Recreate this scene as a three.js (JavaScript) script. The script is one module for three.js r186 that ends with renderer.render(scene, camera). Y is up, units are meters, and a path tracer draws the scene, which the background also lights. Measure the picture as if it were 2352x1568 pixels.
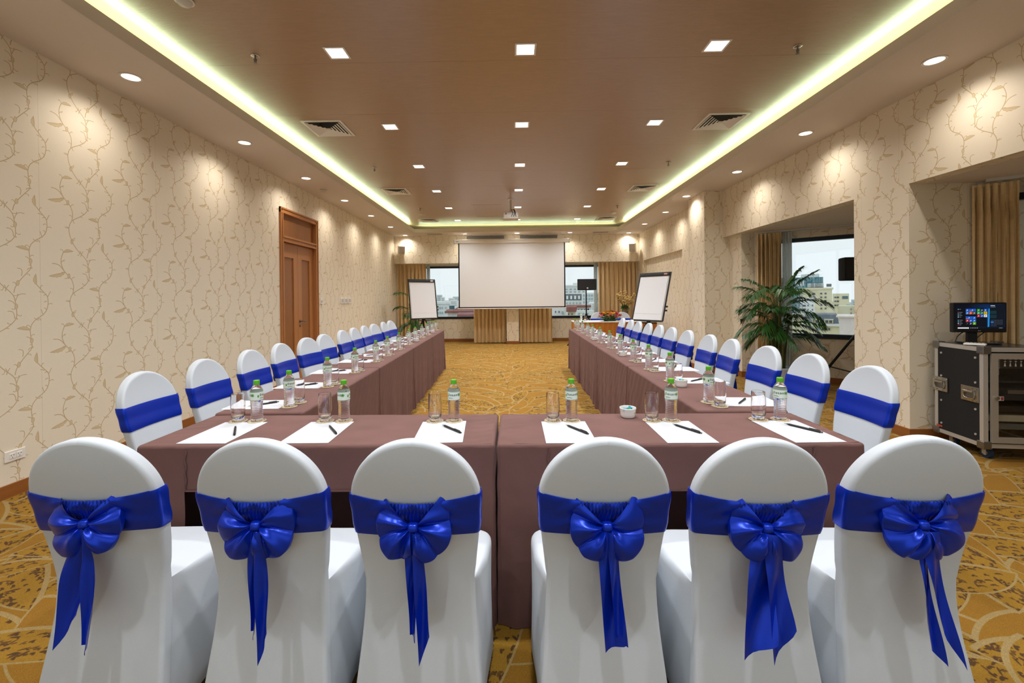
import * as THREE from 'three';
import { mergeGeometries } from 'three/addons/utils/BufferGeometryUtils.js';
import { RoundedBoxGeometry } from 'three/addons/geometries/RoundedBoxGeometry.js';
import { RectAreaLightUniformsLib } from 'three/addons/lights/RectAreaLightUniformsLib.js';

// ---------------------------------------------------------------- camera, sky, exposure
// Room axes used below: x right, y up, d forward (into the room); three.js z = -d.
const scene = new THREE.Scene();
const camera = new THREE.PerspectiveCamera(2 * Math.atan(784 / 1000) * 180 / Math.PI, 1.5, 0.05, 3000);
const EYE = 1.3528;
const RIGHT = [0.9998087, -0.0093997, 0.0171505], UP = [0.0093108, 0.9999428, 0.0052607], FWD = [-0.0171989, -0.0051, 0.9998391];
{
  const v = (a) => new THREE.Vector3(a[0], a[1], -a[2]);
  const m = new THREE.Matrix4().makeBasis(v(RIGHT), v(UP), v(FWD).negate());
  camera.position.set(0, EYE, 0);
  camera.quaternion.setFromRotationMatrix(m);
  camera.setViewOffset(2352, 1568, 13.8, 94.86, 2352, 1568);   // the lens is shifted: uprights stay upright
}
scene.add(camera);
const SKY = new THREE.Color().setRGB(0.73, 0.815, 0.845);
scene.background = SKY; scene.backgroundIntensity = 1.0;
const renderer = new THREE.WebGLRenderer({ antialias: true });
renderer.toneMapping = THREE.LinearToneMapping;
renderer.toneMappingExposure = 1.16;
renderer.shadowMap.enabled = true;
RectAreaLightUniformsLib.init();
const LAMP_SQUARE = 9.2, LAMP_ROUND = 3.2, COVE = 40;          // lamp strengths (cd, cd, nits)
const WARM = new THREE.Color().setRGB(0.97, 0.975, 1.0), WARMER = new THREE.Color().setRGB(1.0, 0.91, 0.81), COVECOL = new THREE.Color().setRGB(0.74, 1.0, 0.64);

// ---------------------------------------------------------------- helpers
const V = (x, y, d) => new THREE.Vector3(x, y, -d);
function rng(seed) { let a = seed >>> 0; return () => { a = (a + 0x6D2B79F5) >>> 0; let t = Math.imul(a ^ (a >>> 15), 1 | a); t = (t + Math.imul(t ^ (t >>> 7), 61 | t)) ^ t; return ((t ^ (t >>> 14)) >>> 0) / 4294967296; }; }
const taken = new Map();
function numbered(n) { const k = taken.get(n) || 0; taken.set(n, k + 1); return k ? `${n}_${String(k).padStart(3, '0')}` : n; }
function mesh(name, geo, mat, parent) {
  const m = new THREE.Mesh(geo, mat); m.name = name; m.castShadow = m.receiveShadow = true; parent.add(m); return m;
}
function tag(o, label, category, group) { o.userData = { label, category }; if (group) o.userData.group = group; return o; }
function thing(name, label, category, pos = V(0, 0, 0), turn = 0, group) {
  const o = new THREE.Group(); o.name = numbered(name); o.position.copy(pos); o.rotation.y = turn; scene.add(o); return tag(o, label, category, group);
}
function single(name, geo, mat, label, category, pos = V(0, 0, 0), turn = 0, group) {
  const o = mesh(numbered(name), geo, mat, scene); o.position.copy(pos); o.rotation.y = turn; return tag(o, label, category, group);
}
function dup(root, pos, turn, label, group) {
  const o = root.clone(); o.name = numbered(root.name.replace(/_\d{3}$/, '')); o.position.copy(pos); o.rotation.y = turn; scene.add(o);
  o.userData = { ...root.userData }; if (label) o.userData.label = label; if (group) o.userData.group = group; return o;
}
function struct(name, geo, mat, parent) {
  const o = mesh(parent ? name : numbered(name), geo, mat, parent || scene); if (!parent) o.userData.kind = 'structure'; return o;
}
function structGroup(name) { const o = new THREE.Group(); o.name = numbered(name); o.userData.kind = 'structure'; scene.add(o); return o; }
function merge(list) {
  return mergeGeometries(list.map((g) => {
    const n = g.index ? g.toNonIndexed() : g;
    for (const k of Object.keys(n.attributes)) if (!['position', 'normal', 'uv'].includes(k)) n.deleteAttribute(k);
    return n;
  }));
}
function at(g, x = 0, y = 0, z = 0, rx = 0, ry = 0, rz = 0) {
  g.applyMatrix4(new THREE.Matrix4().compose(new THREE.Vector3(x, y, z), new THREE.Quaternion().setFromEuler(new THREE.Euler(rx, ry, rz)), new THREE.Vector3(1, 1, 1))); return g;
}
function mbox(w, h, d) {                                       // a box whose uv are metres
  const g = new THREE.BoxGeometry(w, h, d), uv = g.attributes.uv, s = [[d, h], [d, h], [w, d], [w, d], [w, h], [w, h]];
  for (let i = 0; i < uv.count; i++) { const f = s[Math.floor(i / 4)]; uv.setXY(i, uv.getX(i) * f[0], uv.getY(i) * f[1]); }
  return g;
}
const box = (w, h, d, x = 0, y = 0, z = 0, rx = 0, ry = 0, rz = 0) => at(mbox(w, h, d), x, y, z, rx, ry, rz);
const rbox = (w, h, d, r, x = 0, y = 0, z = 0, rx = 0, ry = 0, rz = 0) => at(new RoundedBoxGeometry(w, h, d, 2, r), x, y, z, rx, ry, rz);
const cyl = (r0, r1, h, x = 0, y = 0, z = 0, rx = 0, ry = 0, rz = 0, seg = 20) => at(new THREE.CylinderGeometry(r1, r0, h, seg), x, y, z, rx, ry, rz);
function room(x0, x1, y0, y1, d0, d1) {                        // a box in room axes, uv in metres from the room's corner
  const g = mbox(x1 - x0, y1 - y0, d1 - d0), uv = g.attributes.uv, o = [[-d1, y0], [d0, y0], [x0, 0], [x0, 0], [x0, y0], [-x1, y0]];
  for (let i = 0; i < uv.count; i++) { const f = o[Math.floor(i / 4)]; uv.setXY(i, uv.getX(i) + f[0], uv.getY(i) + f[1]); }
  return at(g, (x0 + x1) / 2, (y0 + y1) / 2, -(d0 + d1) / 2);
}
function rod(a, b, r, seg = 10, r1 = r) {                        // a straight bar between two points
  const d = b.clone().sub(a), g = new THREE.CylinderGeometry(r1, r, d.length(), seg);
  g.applyQuaternion(new THREE.Quaternion().setFromUnitVectors(new THREE.Vector3(0, 1, 0), d.clone().normalize()));
  return g.translate((a.x + b.x) / 2, (a.y + b.y) / 2, (a.z + b.z) / 2);
}
const tube = (pts, r, n = 24, seg = 6) => new THREE.TubeGeometry(new THREE.CatmullRomCurve3(pts), n, r, seg);
const lathe = (pts, seg = 28) => new THREE.LatheGeometry(pts.map(([r, y]) => new THREE.Vector2(r, y)), seg);
function grid(nu, nv, fn, closed = false) {                      // a smooth surface; fn(u, v) -> [x, y, z]
  const pos = [], uv = [], idx = [], W = closed ? nu : nu + 1;
  for (let j = 0; j <= nv; j++) for (let i = 0; i < W; i++) { pos.push(...fn(i / nu, j / nv)); uv.push(i / nu, j / nv); }
  for (let j = 0; j < nv; j++) for (let i = 0; i < nu; i++) {
    const a = j * W + i, b = j * W + (i + 1) % W, c = a + W, d = b + W; idx.push(a, b, d, a, d, c);
  }
  const g = new THREE.BufferGeometry();
  g.setAttribute('position', new THREE.Float32BufferAttribute(pos, 3)); g.setAttribute('uv', new THREE.Float32BufferAttribute(uv, 2));
  g.setIndex(idx); g.computeVertexNormals(); return g;
}
function wallPlate(pts, holes, t) {                              // a flat wall with openings: local x along, y up, thickness along z
  const s = new THREE.Shape(pts.map((p) => new THREE.Vector2(...p)));
  for (const h of holes) s.holes.push(new THREE.Path(h.map((p) => new THREE.Vector2(...p))));
  return new THREE.ExtrudeGeometry(s, { depth: t, bevelEnabled: false });
}
const rect = (x0, x1, y0, y1) => [[x0, y0], [x1, y0], [x1, y1], [x0, y1]];
function pixelRay(px, py) {                                      // room direction of a pixel of the 2352 x 1568 picture, forward part 1
  const a = (px - 1162.2) / 1000, b = -(py - 689.14) / 1000, r = [0, 1, 2].map((k) => RIGHT[k] * a + UP[k] * b + FWD[k]);
  return [r[0] / r[2], r[1] / r[2]];
}
const atDepth = (px, py, d) => { const r = pixelRay(px, py); return [r[0] * d, EYE + r[1] * d]; };
const smooth = (a, b, x) => { const t = Math.min(1, Math.max(0, (x - a) / (b - a))); return t * t * (3 - 2 * t); };
const ORD = ['first', 'second', 'third', 'fourth', 'fifth', 'sixth', 'seventh', 'eighth', 'ninth', 'tenth', 'eleventh', 'twelfth'];

// ---------------------------------------------------------------- materials
function canvas(w, h, draw) { const c = document.createElement('canvas'); c.width = w; c.height = h; draw(c.getContext('2d'), w, h); return c; }
function ctex(c, w = 1, h = 1, srgb = true) {
  const t = new THREE.CanvasTexture(c); t.wrapS = t.wrapT = THREE.RepeatWrapping; t.repeat.set(1 / w, 1 / h); t.magFilter = THREE.LinearFilter;
  if (srgb) t.colorSpace = THREE.SRGBColorSpace; return t;
}
function noiseTex(n, seed, fx, fy, lo, hi, w, h) {               // tileable value noise, stretched by fx, fy cells
  const r = rng(seed), layers = [1, 2, 4].map((k) => ({ cx: fx * k, cy: fy * k, v: Array.from({ length: fx * k * fy * k }, r), a: 1 / k }));
  const d = new Uint8Array(n * n * 4);
  for (let y = 0; y < n; y++) for (let x = 0; x < n; x++) {
    let s = 0, q = 0;
    for (const L of layers) {
      const u = x / n * L.cx, v = y / n * L.cy, i = Math.floor(u), j = Math.floor(v), a = u - i, b = v - j, sa = a * a * (3 - 2 * a), sb = b * b * (3 - 2 * b);
      const g = (p, q2) => L.v[(q2 % L.cy) * L.cx + (p % L.cx)];
      s += L.a * ((g(i, j) * (1 - sa) + g(i + 1, j) * sa) * (1 - sb) + (g(i, j + 1) * (1 - sa) + g(i + 1, j + 1) * sa) * sb); q += L.a;
    }
    const k = 255 * (lo + (hi - lo) * s / q), o = (y * n + x) * 4; d[o] = d[o + 1] = d[o + 2] = k; d[o + 3] = 255;
  }
  const t = new THREE.DataTexture(d, n, n); t.wrapS = t.wrapT = THREE.RepeatWrapping; t.magFilter = THREE.LinearFilter; t.minFilter = THREE.LinearFilter; t.repeat.set(1 / w, 1 / h); t.needsUpdate = true; return t;
}
const std = (color, roughness = 0.6, o = {}) => new THREE.MeshStandardMaterial({ color, roughness, side: THREE.DoubleSide, ...o });
const phys = (color, roughness, o = {}) => new THREE.MeshPhysicalMaterial({ color, roughness, side: THREE.DoubleSide, ...o });

// wallpaper: scrolling vines, repeat 1.06 m x 0.58 m with a half drop
function wallpaper() {
  const W = 1696, H = 928, k = W / 1.06 / 1152;                   // strokes below are in 1152 units per metre
  return canvas(W, H, (c) => {
    c.fillStyle = '#e8dec9'; c.fillRect(0, 0, W, H);
    const r = rng(5);
    for (let i = 0; i < 9000; i++) { c.fillStyle = `rgba(${r() < .5 ? '120,100,70' : '235,222,196'},${0.03 + r() * 0.05})`; c.fillRect(r() * W, r() * H, 2 + r() * 16, 1.2); }
    c.lineCap = 'round'; c.lineJoin = 'round';
    const INK = '#c3ae88', FILL = '#d6c39c';
    const path = (pts, w) => {
      c.lineWidth = w * 1.15; c.beginPath(); c.moveTo(...pts[0]);
      for (let i = 1; i < pts.length - 1; i++) c.quadraticCurveTo(pts[i][0], pts[i][1], (pts[i][0] + pts[i + 1][0]) / 2, (pts[i][1] + pts[i + 1][1]) / 2);
      c.lineTo(...pts[pts.length - 1]); c.strokeStyle = INK; c.stroke();
    };
    const hooks = (pts, w) => {                                   // little curled leaflets along a stem
      let run = 30, flip = 1; for (let i = 1; i < pts.length; i++) {
        const [ax, ay] = pts[i - 1], [bx, by] = pts[i], L = Math.hypot(bx - ax, by - ay), ux = (bx - ax) / L, uy = (by - ay) / L; run += L;
        if (run > 62) { run = 0; flip = -flip; const nx = -uy * flip, ny = ux * flip; path([[bx, by], [bx + ux * 12 + nx * 12, by + uy * 12 + ny * 12], [bx + ux * 16 + nx * 26, by + uy * 16 + ny * 26], [bx + ux * 8 + nx * 31, by + uy * 8 + ny * 31]], w); }
      }
    };
    const leaf = (x0, y0, x1, y1, w, side) => {                   // serrated leaf from stalk to tip
      const dx = x1 - x0, dy = y1 - y0, L = Math.hypot(dx, dy), ux = dx / L, uy = dy / L, n = 9; c.beginPath(); c.moveTo(x0, y0);
      for (let i = 1; i <= n; i++) { const t = i / n, b = Math.sin(Math.PI * Math.pow(t, 0.8)) * w * (i % 2 ? 1.12 : 0.85) * side; c.lineTo(x0 + dx * t - uy * b, y0 + dy * t + ux * b); }
      c.quadraticCurveTo(x0 + dx * .55 + uy * w * .35 * side, y0 + dy * .55 - ux * w * .35 * side, x0, y0);
      c.fillStyle = FILL; c.fill(); c.lineWidth = 4; c.strokeStyle = INK; c.stroke();
      path([[x0, y0], [x0 + dx * .5 - uy * w * .3 * side, y0 + dy * .5 + ux * w * .3 * side], [x1, y1]], 2.5);
    };
    const bulb = (x, y) => { c.beginPath(); c.ellipse(x, y, 11, 22, 0.1, 0, 7); c.fillStyle = FILL; c.fill(); c.lineWidth = 4; c.strokeStyle = INK; c.stroke(); };
    const motif = () => {
      for (const st of [
        [[427, 820], [432, 880], [425, 915], [395, 955], [350, 990], [290, 1025], [262, 1055], [245, 1105], [248, 1160], [265, 1210], [290, 1265], [340, 1325], [375, 1355], [410, 1395], [420, 1440], [427, 1490]],
        [[412, 700], [416, 670], [430, 640], [455, 600], [500, 545], [542, 495], [538, 455], [530, 400], [526, 350]],
        [[526, 352], [530, 320], [545, 285], [580, 250], [622, 225], [655, 190], [672, 130], [668, 60], [640, 30], [610, -5], [580, -40]],
        [[272, 1045], [280, 1010], [282, 960], [265, 910], [235, 875], [205, 845], [185, 810], [172, 765], [175, 715], [195, 665]]]) { path(st, 6); hooks(st, 4.5); }
      leaf(195, 668, 282, 650, 22, -1); leaf(205, 850, 70, 888, 26, -1); leaf(526, 345, 430, 325, 24, 1); leaf(580, 632, 575, 540, 22, -1);
      path([[100, 775], [130, 775], [165, 790], [198, 835]], 6);
      path([[580, 630], [610, 665], [640, 700]], 5);
      bulb(427, 815); bulb(537, 435); bulb(240, 880); bulb(440, 622); bulb(272, 1232);
      for (const q of [[[368, 182], [395, 180], [412, 205], [414, 240]], [[368, 852], [395, 850], [412, 875], [414, 910]], [[440, 500], [465, 500], [475, 525], [468, 560]], [[494, 712], [455, 708], [432, 735], [424, 765]], [[372, 765], [400, 770], [420, 800]], [[225, 430], [240, 440], [248, 455]], [[225, 1100], [240, 1110], [248, 1125]], [[300, 525], [275, 540], [262, 560]], [[345, 320], [365, 318], [372, 322]], [[500, 400], [520, 405], [530, 425]], [[615, 175], [622, 200], [630, 222]], [[560, 245], [578, 262], [596, 262]], [[205, 735], [185, 745], [172, 765]], [[205, 905], [225, 900], [240, 895]], [[345, 640], [358, 660], [352, 690]], [[375, 642], [362, 660], [352, 690]], [[660, 105], [650, 100], [640, 112]], [[420, 240], [438, 244], [430, 250]], [[550, 490], [520, 492], [512, 510]], [[690, 20], [678, 40], [672, 60]], [[600, 690], [615, 690], [630, 700]]]) path(q, 5);
    };
    for (let a = -1; a <= 1; a++) for (let b = -3; b <= 1; b++) for (const [ox, oy] of [[0, 0], [0.53 * 1152, 0.29 * 1152]]) {
      c.save(); c.scale(k, k); c.translate(a * 1.06 * 1152 + ox, b * 0.58 * 1152 + oy); c.scale(1, 0.58 * 1152 / 670); motif(); c.restore();
    }
    c.fillStyle = 'rgba(120,100,72,0.45)'; c.fillRect(0, 0, 2, H);   // butt joint between strips
  });
}
// carpet: gold ground, leaf shapes outlined in beige, every other one flecked with brown
function carpet() {
  const N = 1792, M = 2.6, k = N / M;
  const flecks = canvas(700, 700, (c) => {
    const r = rng(11); c.fillStyle = '#a57a16'; c.fillRect(0, 0, 700, 700);
    for (let i = 0; i < 1000; i++) {
      const x = r() * 700, y = r() * 700, a = -0.5 + (r() - .5) * 1.3, l = 6 + r() * 9, w = 2.4 + r() * 2.2; c.fillStyle = r() < .8 ? '#573810' : '#6b4814';
      for (const ox of [-700, 0, 700]) for (const oy of [-700, 0, 700]) { c.beginPath(); c.ellipse(x + ox, y + oy, l, w, a, 0, 7); c.ellipse(x + ox + l * .7, y + oy + w, l * .5, w * .8, a + .7, 0, 7); c.fill(); }
    }
  });
  return canvas(N, N, (c) => {
    c.fillStyle = '#9f7010'; c.fillRect(0, 0, N, N);
    const r = rng(23), pat = c.createPattern(flecks, 'repeat');
    for (let n = 0; n < 104; n++) {
      const gx = (n * 0.618034) % 1, gy = ((n * 0.754877) % 1), L = (0.5 + r() * 0.42) * k, w = (0.11 + r() * 0.12) * k, a = (r() < .6 ? 0.35 : -0.9) + (r() - .5) * 0.9, kind = n % 5 < 3, bend = (r() - .5) * 0.22 * k;
      for (const ox of [-N, 0, N]) for (const oy of [-N, 0, N]) {
        c.save(); c.translate(gx * N + ox, gy * N + oy); c.rotate(a); c.beginPath(); c.moveTo(-L / 2, 0);
        c.bezierCurveTo(-L / 5, -w + bend, L / 5, -w + bend, L / 2, 0); c.bezierCurveTo(L / 5, w * .8 + bend, -L / 5, w * .8 + bend, -L / 2, 0); c.closePath();
        c.fillStyle = kind ? pat : '#9f7010'; c.fill(); c.lineWidth = 0.009 * k; c.strokeStyle = '#ae935c'; c.stroke();
        c.beginPath(); c.moveTo(-L / 2, 0); c.bezierCurveTo(-L / 5, -w + bend, L / 5, -w + bend, L / 2, 0); c.lineWidth = 0.021 * k; c.stroke(); c.restore();
      }
    }
    const img = c.getImageData(0, 0, N, N), d = img.data, q = rng(31);
    for (let i = 0; i < d.length; i += 4) { const m = 0.86 + q() * 0.28; d[i] *= m; d[i + 1] *= m; d[i + 2] *= m; }
    c.putImageData(img, 0, 0);
  });
}
function woodTex(base, dark, seed) {
  return canvas(512, 1024, (c, w, h) => {
    const r = rng(seed); c.fillStyle = base; c.fillRect(0, 0, w, h);
    for (let i = 0; i < 420; i++) {
      const x = r() * w, a = 6 + r() * 16, f = 1 + r() * 3, p = r() * 7; c.strokeStyle = dark; c.globalAlpha = 0.05 + r() * 0.16; c.lineWidth = 0.6 + r() * 2.4; c.beginPath();
      for (let y = 0; y <= h; y += 16) { const xx = x + a * Math.sin(y / h * f * 6.283 + p) * 0.4; y ? c.lineTo(xx, y) : c.moveTo(xx, y); } c.stroke();
    }
  });
}
const fineBump = noiseTex(256, 3, 64, 64, 0, 1, 0.06, 0.06), weaveBump = noiseTex(512, 9, 24, 120, 0, 1, 0.5, 0.5), clothMap = noiseTex(256, 17, 12, 48, 0.86, 1, 0.5, 0.5);
const M = {
  wall: std('#ffffff', 0.62, { map: ctex(wallpaper(), 1.06, 0.58), bumpMap: fineBump, bumpScale: 0.0004 }),
  plaster: std('#d6ccc2', 0.85),
  ceiling: phys('#a88a6e', 0.32, { map: noiseTex(512, 41, 10, 90, 0.84, 1, 0.8, 0.8), bumpMap: weaveBump, bumpScale: 0.0006, ior: 1.85 }),
  carpet: std('#ffffff', 0.95, { map: ctex(carpet(), 2.6, 2.6), bumpMap: fineBump, bumpScale: 0.004 }),
  wood: std('#ffffff', 0.4, { map: ctex(woodTex('#b87c48', '#7d481c', 2), 0.5, 1) }),
  woodPanel: std('#ffffff', 0.42, { map: ctex(woodTex('#9c6638', '#633713', 7), 1, 0.35) }),
  woodBase: std('#ffffff', 0.45, { map: (() => { const t = ctex(woodTex('#9a5f2a', '#5c3210', 4), 0.2, 0.8); t.rotation = Math.PI / 2; return t; })() }),
  white: std('#e9e6e0', 0.5), whitePlastic: phys('#e8e5de', 0.35), offwhite: std('#cfcac2', 0.6),
  cover: phys('#c2c9d0', 0.72, { sheen: 0.25, sheenRoughness: 0.5, bumpMap: fineBump, bumpScale: 0.0002 }),
  satin: phys('#0633bc', 0.30, { metalness: 0.5, bumpMap: clothMap, bumpScale: 0.0006 }),
  cloth: phys('#72504a', 0.9, { map: noiseTex(512, 77, 9, 14, 0.74, 1, 1.2, 1.2), bumpMap: fineBump, bumpScale: 0.0005, sheen: 0.3, sheenColor: new THREE.Color('#c09a90'), sheenRoughness: 0.5 }),
  gold: phys('#e4c999', 0.36, { map: clothMap, sheen: 0.5, sheenColor: new THREE.Color('#ffe8b8'), sheenRoughness: 0.35 }),
  sheer: phys('#dfe6e4', 0.9, { transmission: 0.35, thickness: 0 }),
  orange: phys('#b06a1c', 0.5, { map: clothMap, sheen: 0.4, sheenColor: new THREE.Color('#ffcf80') }),
  black: std('#0d0d0e', 0.45), blackMatte: std('#101112', 0.8), blackMetal: std('#151619', 0.35, { metalness: 0.5 }), rubber: std('#1b1c1e', 0.9),
  chrome: std('#c9c6c0', 0.22, { metalness: 1 }), alu: std('#c6c3bd', 0.34, { metalness: 0.45 }), steel: std('#8d8c8a', 0.3, { metalness: 0.9 }),
  frame: std('#1d2630', 0.35, { metalness: 0.4 }),
  pane: phys('#ffffff', 0.02, { transmission: 1, thickness: 0, ior: 1.45 }),
  glass: phys('#ffffff', 0.0, { transmission: 1, thickness: 0.01, ior: 1.5 }),
  water: phys('#ffffff', 0.0, { transmission: 1, thickness: 0.03, ior: 1.33 }),
  paper: std('#dfe1e4', 0.8), green: phys('#55a81c', 0.35), ceramic: phys('#e9e9e6', 0.2, { clearcoat: 0.6 }),
  leaf: phys('#2b5a1c', 0.42, { transmission: 0.12, thickness: 0 }), leafDark: phys('#234c17', 0.45), stem: std('#4f5f2c', 0.6), cane: std('#3d4a26', 0.5),
  blueWrap: phys('#1b8fb0', 0.3), wheelBlue: std('#16304e', 0.6),
  lampGlow: std('#ffffff', 0.5, { emissive: new THREE.Color().setRGB(1, 0.95, 0.86), emissiveIntensity: 3.2 }),
  ledGlow: std('#ffffff', 0.5, { emissive: COVECOL, emissiveIntensity: 2.0 }),
  soil: std('#2a2118', 0.95), duct: std('#8f8f8c', 0.6), laminate: std('#7a5a3c', 0.6),
};
// ---------------------------------------------------------------- the room shell
const XL = -3.518, XR = 3.702, DF = 12.816, DW = 13.6, DB = -1.6, SOF = 3.202, CEIL = 3.412, BAY = 2.385;   // left wall, right wall, far bulkhead, far window wall, rear wall, soffit, tray, bay head
const IL = -2.758, IR = 2.945, IF = 12.15, IN = -0.75;            // inner edge of the soffit: left, right, far, rear
struct('floor', room(-3.8, 6.6, -0.12, 0, DB - 0.2, DW + 0.2), M.carpet);
const VENTS = [[-2.2, 5.21], [2.457, 5.19], [-2.22, 8.31], [2.46, 8.31], [-2.2, 11.42], [2.44, 11.44]];
{ // ceiling: papered tray in strips, soffit round it, upstand that hides the cove lamps
  const c = structGroup('ceiling');
  const flat = (x0, x1, d0, d1, y, t, holes) => wallPlate(rect(x0, x1, d0, d1), holes.filter((h) => h[1] - 0.21 > d0 && h[1] + 0.21 < d1).map(([x, d]) => rect(x - 0.205, x + 0.205, d - 0.205, d + 0.205)), t).rotateX(-Math.PI / 2).translate(0, y, 0);
  mesh('slab', flat(XL - 0.2, XR + 0.3, DB - 0.2, DW + 0.2, CEIL + 0.012, 0.12, VENTS), M.plaster, c);
  const seams = [DB, -0.6, 0.5, 1.6, 2.69, 3.784, 4.836, 5.949, 7.05, 8.0, 9.15, 10.1, 11.1, 12.2, DW];
  for (let k = 0; k + 1 < seams.length; k++) mesh('panel', flat(XL, XR, seams[k] + 0.0012, seams[k + 1] - 0.0012, CEIL, 0.012, VENTS), M.ceiling, c);
  const S = [[XL, IL - 0.018, DB, DF], [IR + 0.018, XR, DB, DF], [IL - 0.018, IR + 0.018, IF + 0.018, DF], [IL - 0.018, IR + 0.018, DB, IN - 0.018]];
  for (const [a, b, d0, d1] of S) mesh('soffit', room(a, b, SOF, SOF + 0.03, d0, d1), M.plaster, c);
  for (const [a, b, d0, d1] of [[IL - 0.018, IL, IN, IF], [IR, IR + 0.018, IN, IF], [IL - 0.018, IR + 0.018, IF, IF + 0.018], [IL - 0.018, IR + 0.018, IN - 0.018, IN]])
    mesh('fascia', room(a, b, SOF, SOF + 0.102, d0, d1), M.plaster, c);
  // access hatch: a thin raised frame
  mesh('access_hatch', merge([[-0.905, -0.25, 9.6, 9.612], [-0.905, -0.25, 10.99, 11.0], [-0.905, -0.893, 9.6, 11.0], [-0.262, -0.25, 9.6, 11.0]].map((q) => room(q[0], q[1], CEIL - 0.003, CEIL, q[2], q[3]))), M.ceiling, c);
}
function plateAlongD(pts, holes, x, out) {                        // wall in the plane x = const; shape coordinates (d, y); grows away from the room
  const g = wallPlate(pts, holes, 0.15); g.rotateY(Math.PI / 2); return g.translate(out > 0 ? x : x - 0.15, 0, 0);
}
function plateAlongX(pts, holes, d, t = 0.15) { return wallPlate(pts, holes, t).translate(0, 0, -d - t); }
const DOOR = [6.5, 7.755, 2.765];
struct('wall_left', plateAlongD(rect(DB, DF + 0.9, 0, CEIL).map(([a, b]) => [a, b]), [[[DOOR[0], 0.0005], [DOOR[1], 0.0005], [DOOR[1], DOOR[2]], [DOOR[0], DOOR[2]]]], XL, -1), M.wall);
struct('wall_right', plateAlongD([[DB, BAY], [7.748, BAY], [7.748, CEIL], [DB, CEIL]], [], XR, 1), M.wall);
struct('wall_right', room(XR, 6.4, 0, BAY, 4.137, 4.793), M.wall);                       // pier between the bays
struct('wall_right', room(XR, 6.4, 0, BAY, 0.3, 1.0), M.wall);
struct('wall_right', room(XR, 6.4, 0, BAY, DB - 0.15, DB + 0.1), M.wall);
struct('wall_right', room(3.378, 4.0, 0, CEIL, 7.748, 8.443), M.wall);                   // projecting column
struct('wall_right', room(3.803, 4.3, 0, BAY, 7.323, 7.748), M.wall);                    // pilaster behind the plant
struct('wall_right', plateAlongD(rect(8.443, DF + 0.9, 0, CEIL), [rect(9.6, 12.42, 0.0005, BAY)], XR, 1), M.wall);
struct('wall_right', room(XR + 0.07, XR + 0.2, 0, BAY + 0.1, 9.4, 12.7), M.wall);
// far wall: bulkhead over the curtains, column, low wall under the windows
struct('wall_far', room(XL, XR, 2.392, CEIL, DF, DW + 0.15), M.wall);
struct('wall_far', room(-0.205, 0.15, 0, SOF, DF - 0.05, DW), M.wall);
struct('wall_far', plateAlongX(rect(XL - 0.1, XR + 0.2, 0, 2.5), [rect(-3.3, -0.28, 0.72, 2.36), rect(0.24, 3.5, 0.72, 2.36)], DW), M.wall);
struct('wall_rear', plateAlongX(rect(XL - 0.15, XR + 3, 0, CEIL), [rect(-3.3, 3.5, 0.3, 2.95)], DB - 0.15), M.wall);
struct('baseboard_left', room(XL, XL + 0.016, 0, 0.092, DB, DOOR[0]), M.woodBase);
struct('baseboard_left', room(XL, XL + 0.016, 0, 0.092, DOOR[1], DW), M.woodBase);
struct('baseboard_far', room(XL, -0.205, 0, 0.092, DW - 0.016, DW), M.woodBase);
struct('baseboard_far', room(0.15, XR + 0.07, 0, 0.092, DW - 0.016, DW), M.woodBase);
struct('baseboard_far', room(-0.221, 0.166, 0, 0.085, DF - 0.066, DF - 0.05), M.woodBase);
struct('baseboard_right', room(XR - 0.016, XR, 0, 0.092, 4.121, 4.809), M.woodBase);
struct('baseboard_right', room(XR, 4.36, 0, 0.092, 4.121, 4.137), M.woodBase);
struct('baseboard_right', room(3.362, 3.378, 0, 0.092, 7.732, 8.459), M.woodBase);
struct('baseboard_right', room(3.378, 3.803, 0, 0.092, 7.732, 7.748), M.woodBase);
struct('baseboard_right', room(3.787, 3.803, 0, 0.092, 7.307, 7.748), M.woodBase);
struct('baseboard_right', room(3.803, 4.06, 0, 0.092, 7.307, 7.323), M.woodBase);
struct('baseboard_right', room(XR + 0.054, XR + 0.07, 0, 0.092, 9.6, 12.42), M.woodBase);
struct('baseboard_right', room(XR - 0.016, XR, 0, 0.092, 8.443, 9.6), M.woodBase);
// bay heads
struct('ceiling', room(XR + 0.15, 6.6, BAY, BAY + 0.15, DB, 7.9), M.plaster);

// glazed walls: local x along the wall (from far to near), y up
function windowUnit(parent, x0, x1, y0, y1, mull = []) {
  const f = 0.06, g = [box(x1 - x0, f, 0.07, (x0 + x1) / 2, y0 + f / 2, 0), box(x1 - x0, f, 0.07, (x0 + x1) / 2, y1 - f / 2, 0)];
  for (const x of [x0 + f / 2, x1 - f / 2, ...mull]) g.push(box(f, y1 - y0 - 2 * f, 0.066, x, (y0 + y1) / 2, 0));
  mesh('window_frame', merge(g), M.frame, parent);
  mesh('sill_rail', box(x1 - x0, 0.03, 0.11, (x0 + x1) / 2, y0 + 0.005, 0.02), M.frame, parent);
  const xs = [x0 + f, ...mull, x1 - f];
  for (let i = 0; i + 1 < xs.length; i++) mesh('pane', box(xs[i + 1] - xs[i], y1 - y0 - 2 * f, 0.006, (xs[i] + xs[i + 1]) / 2, (y0 + y1) / 2, -0.01), M.pane, parent);
}
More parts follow.
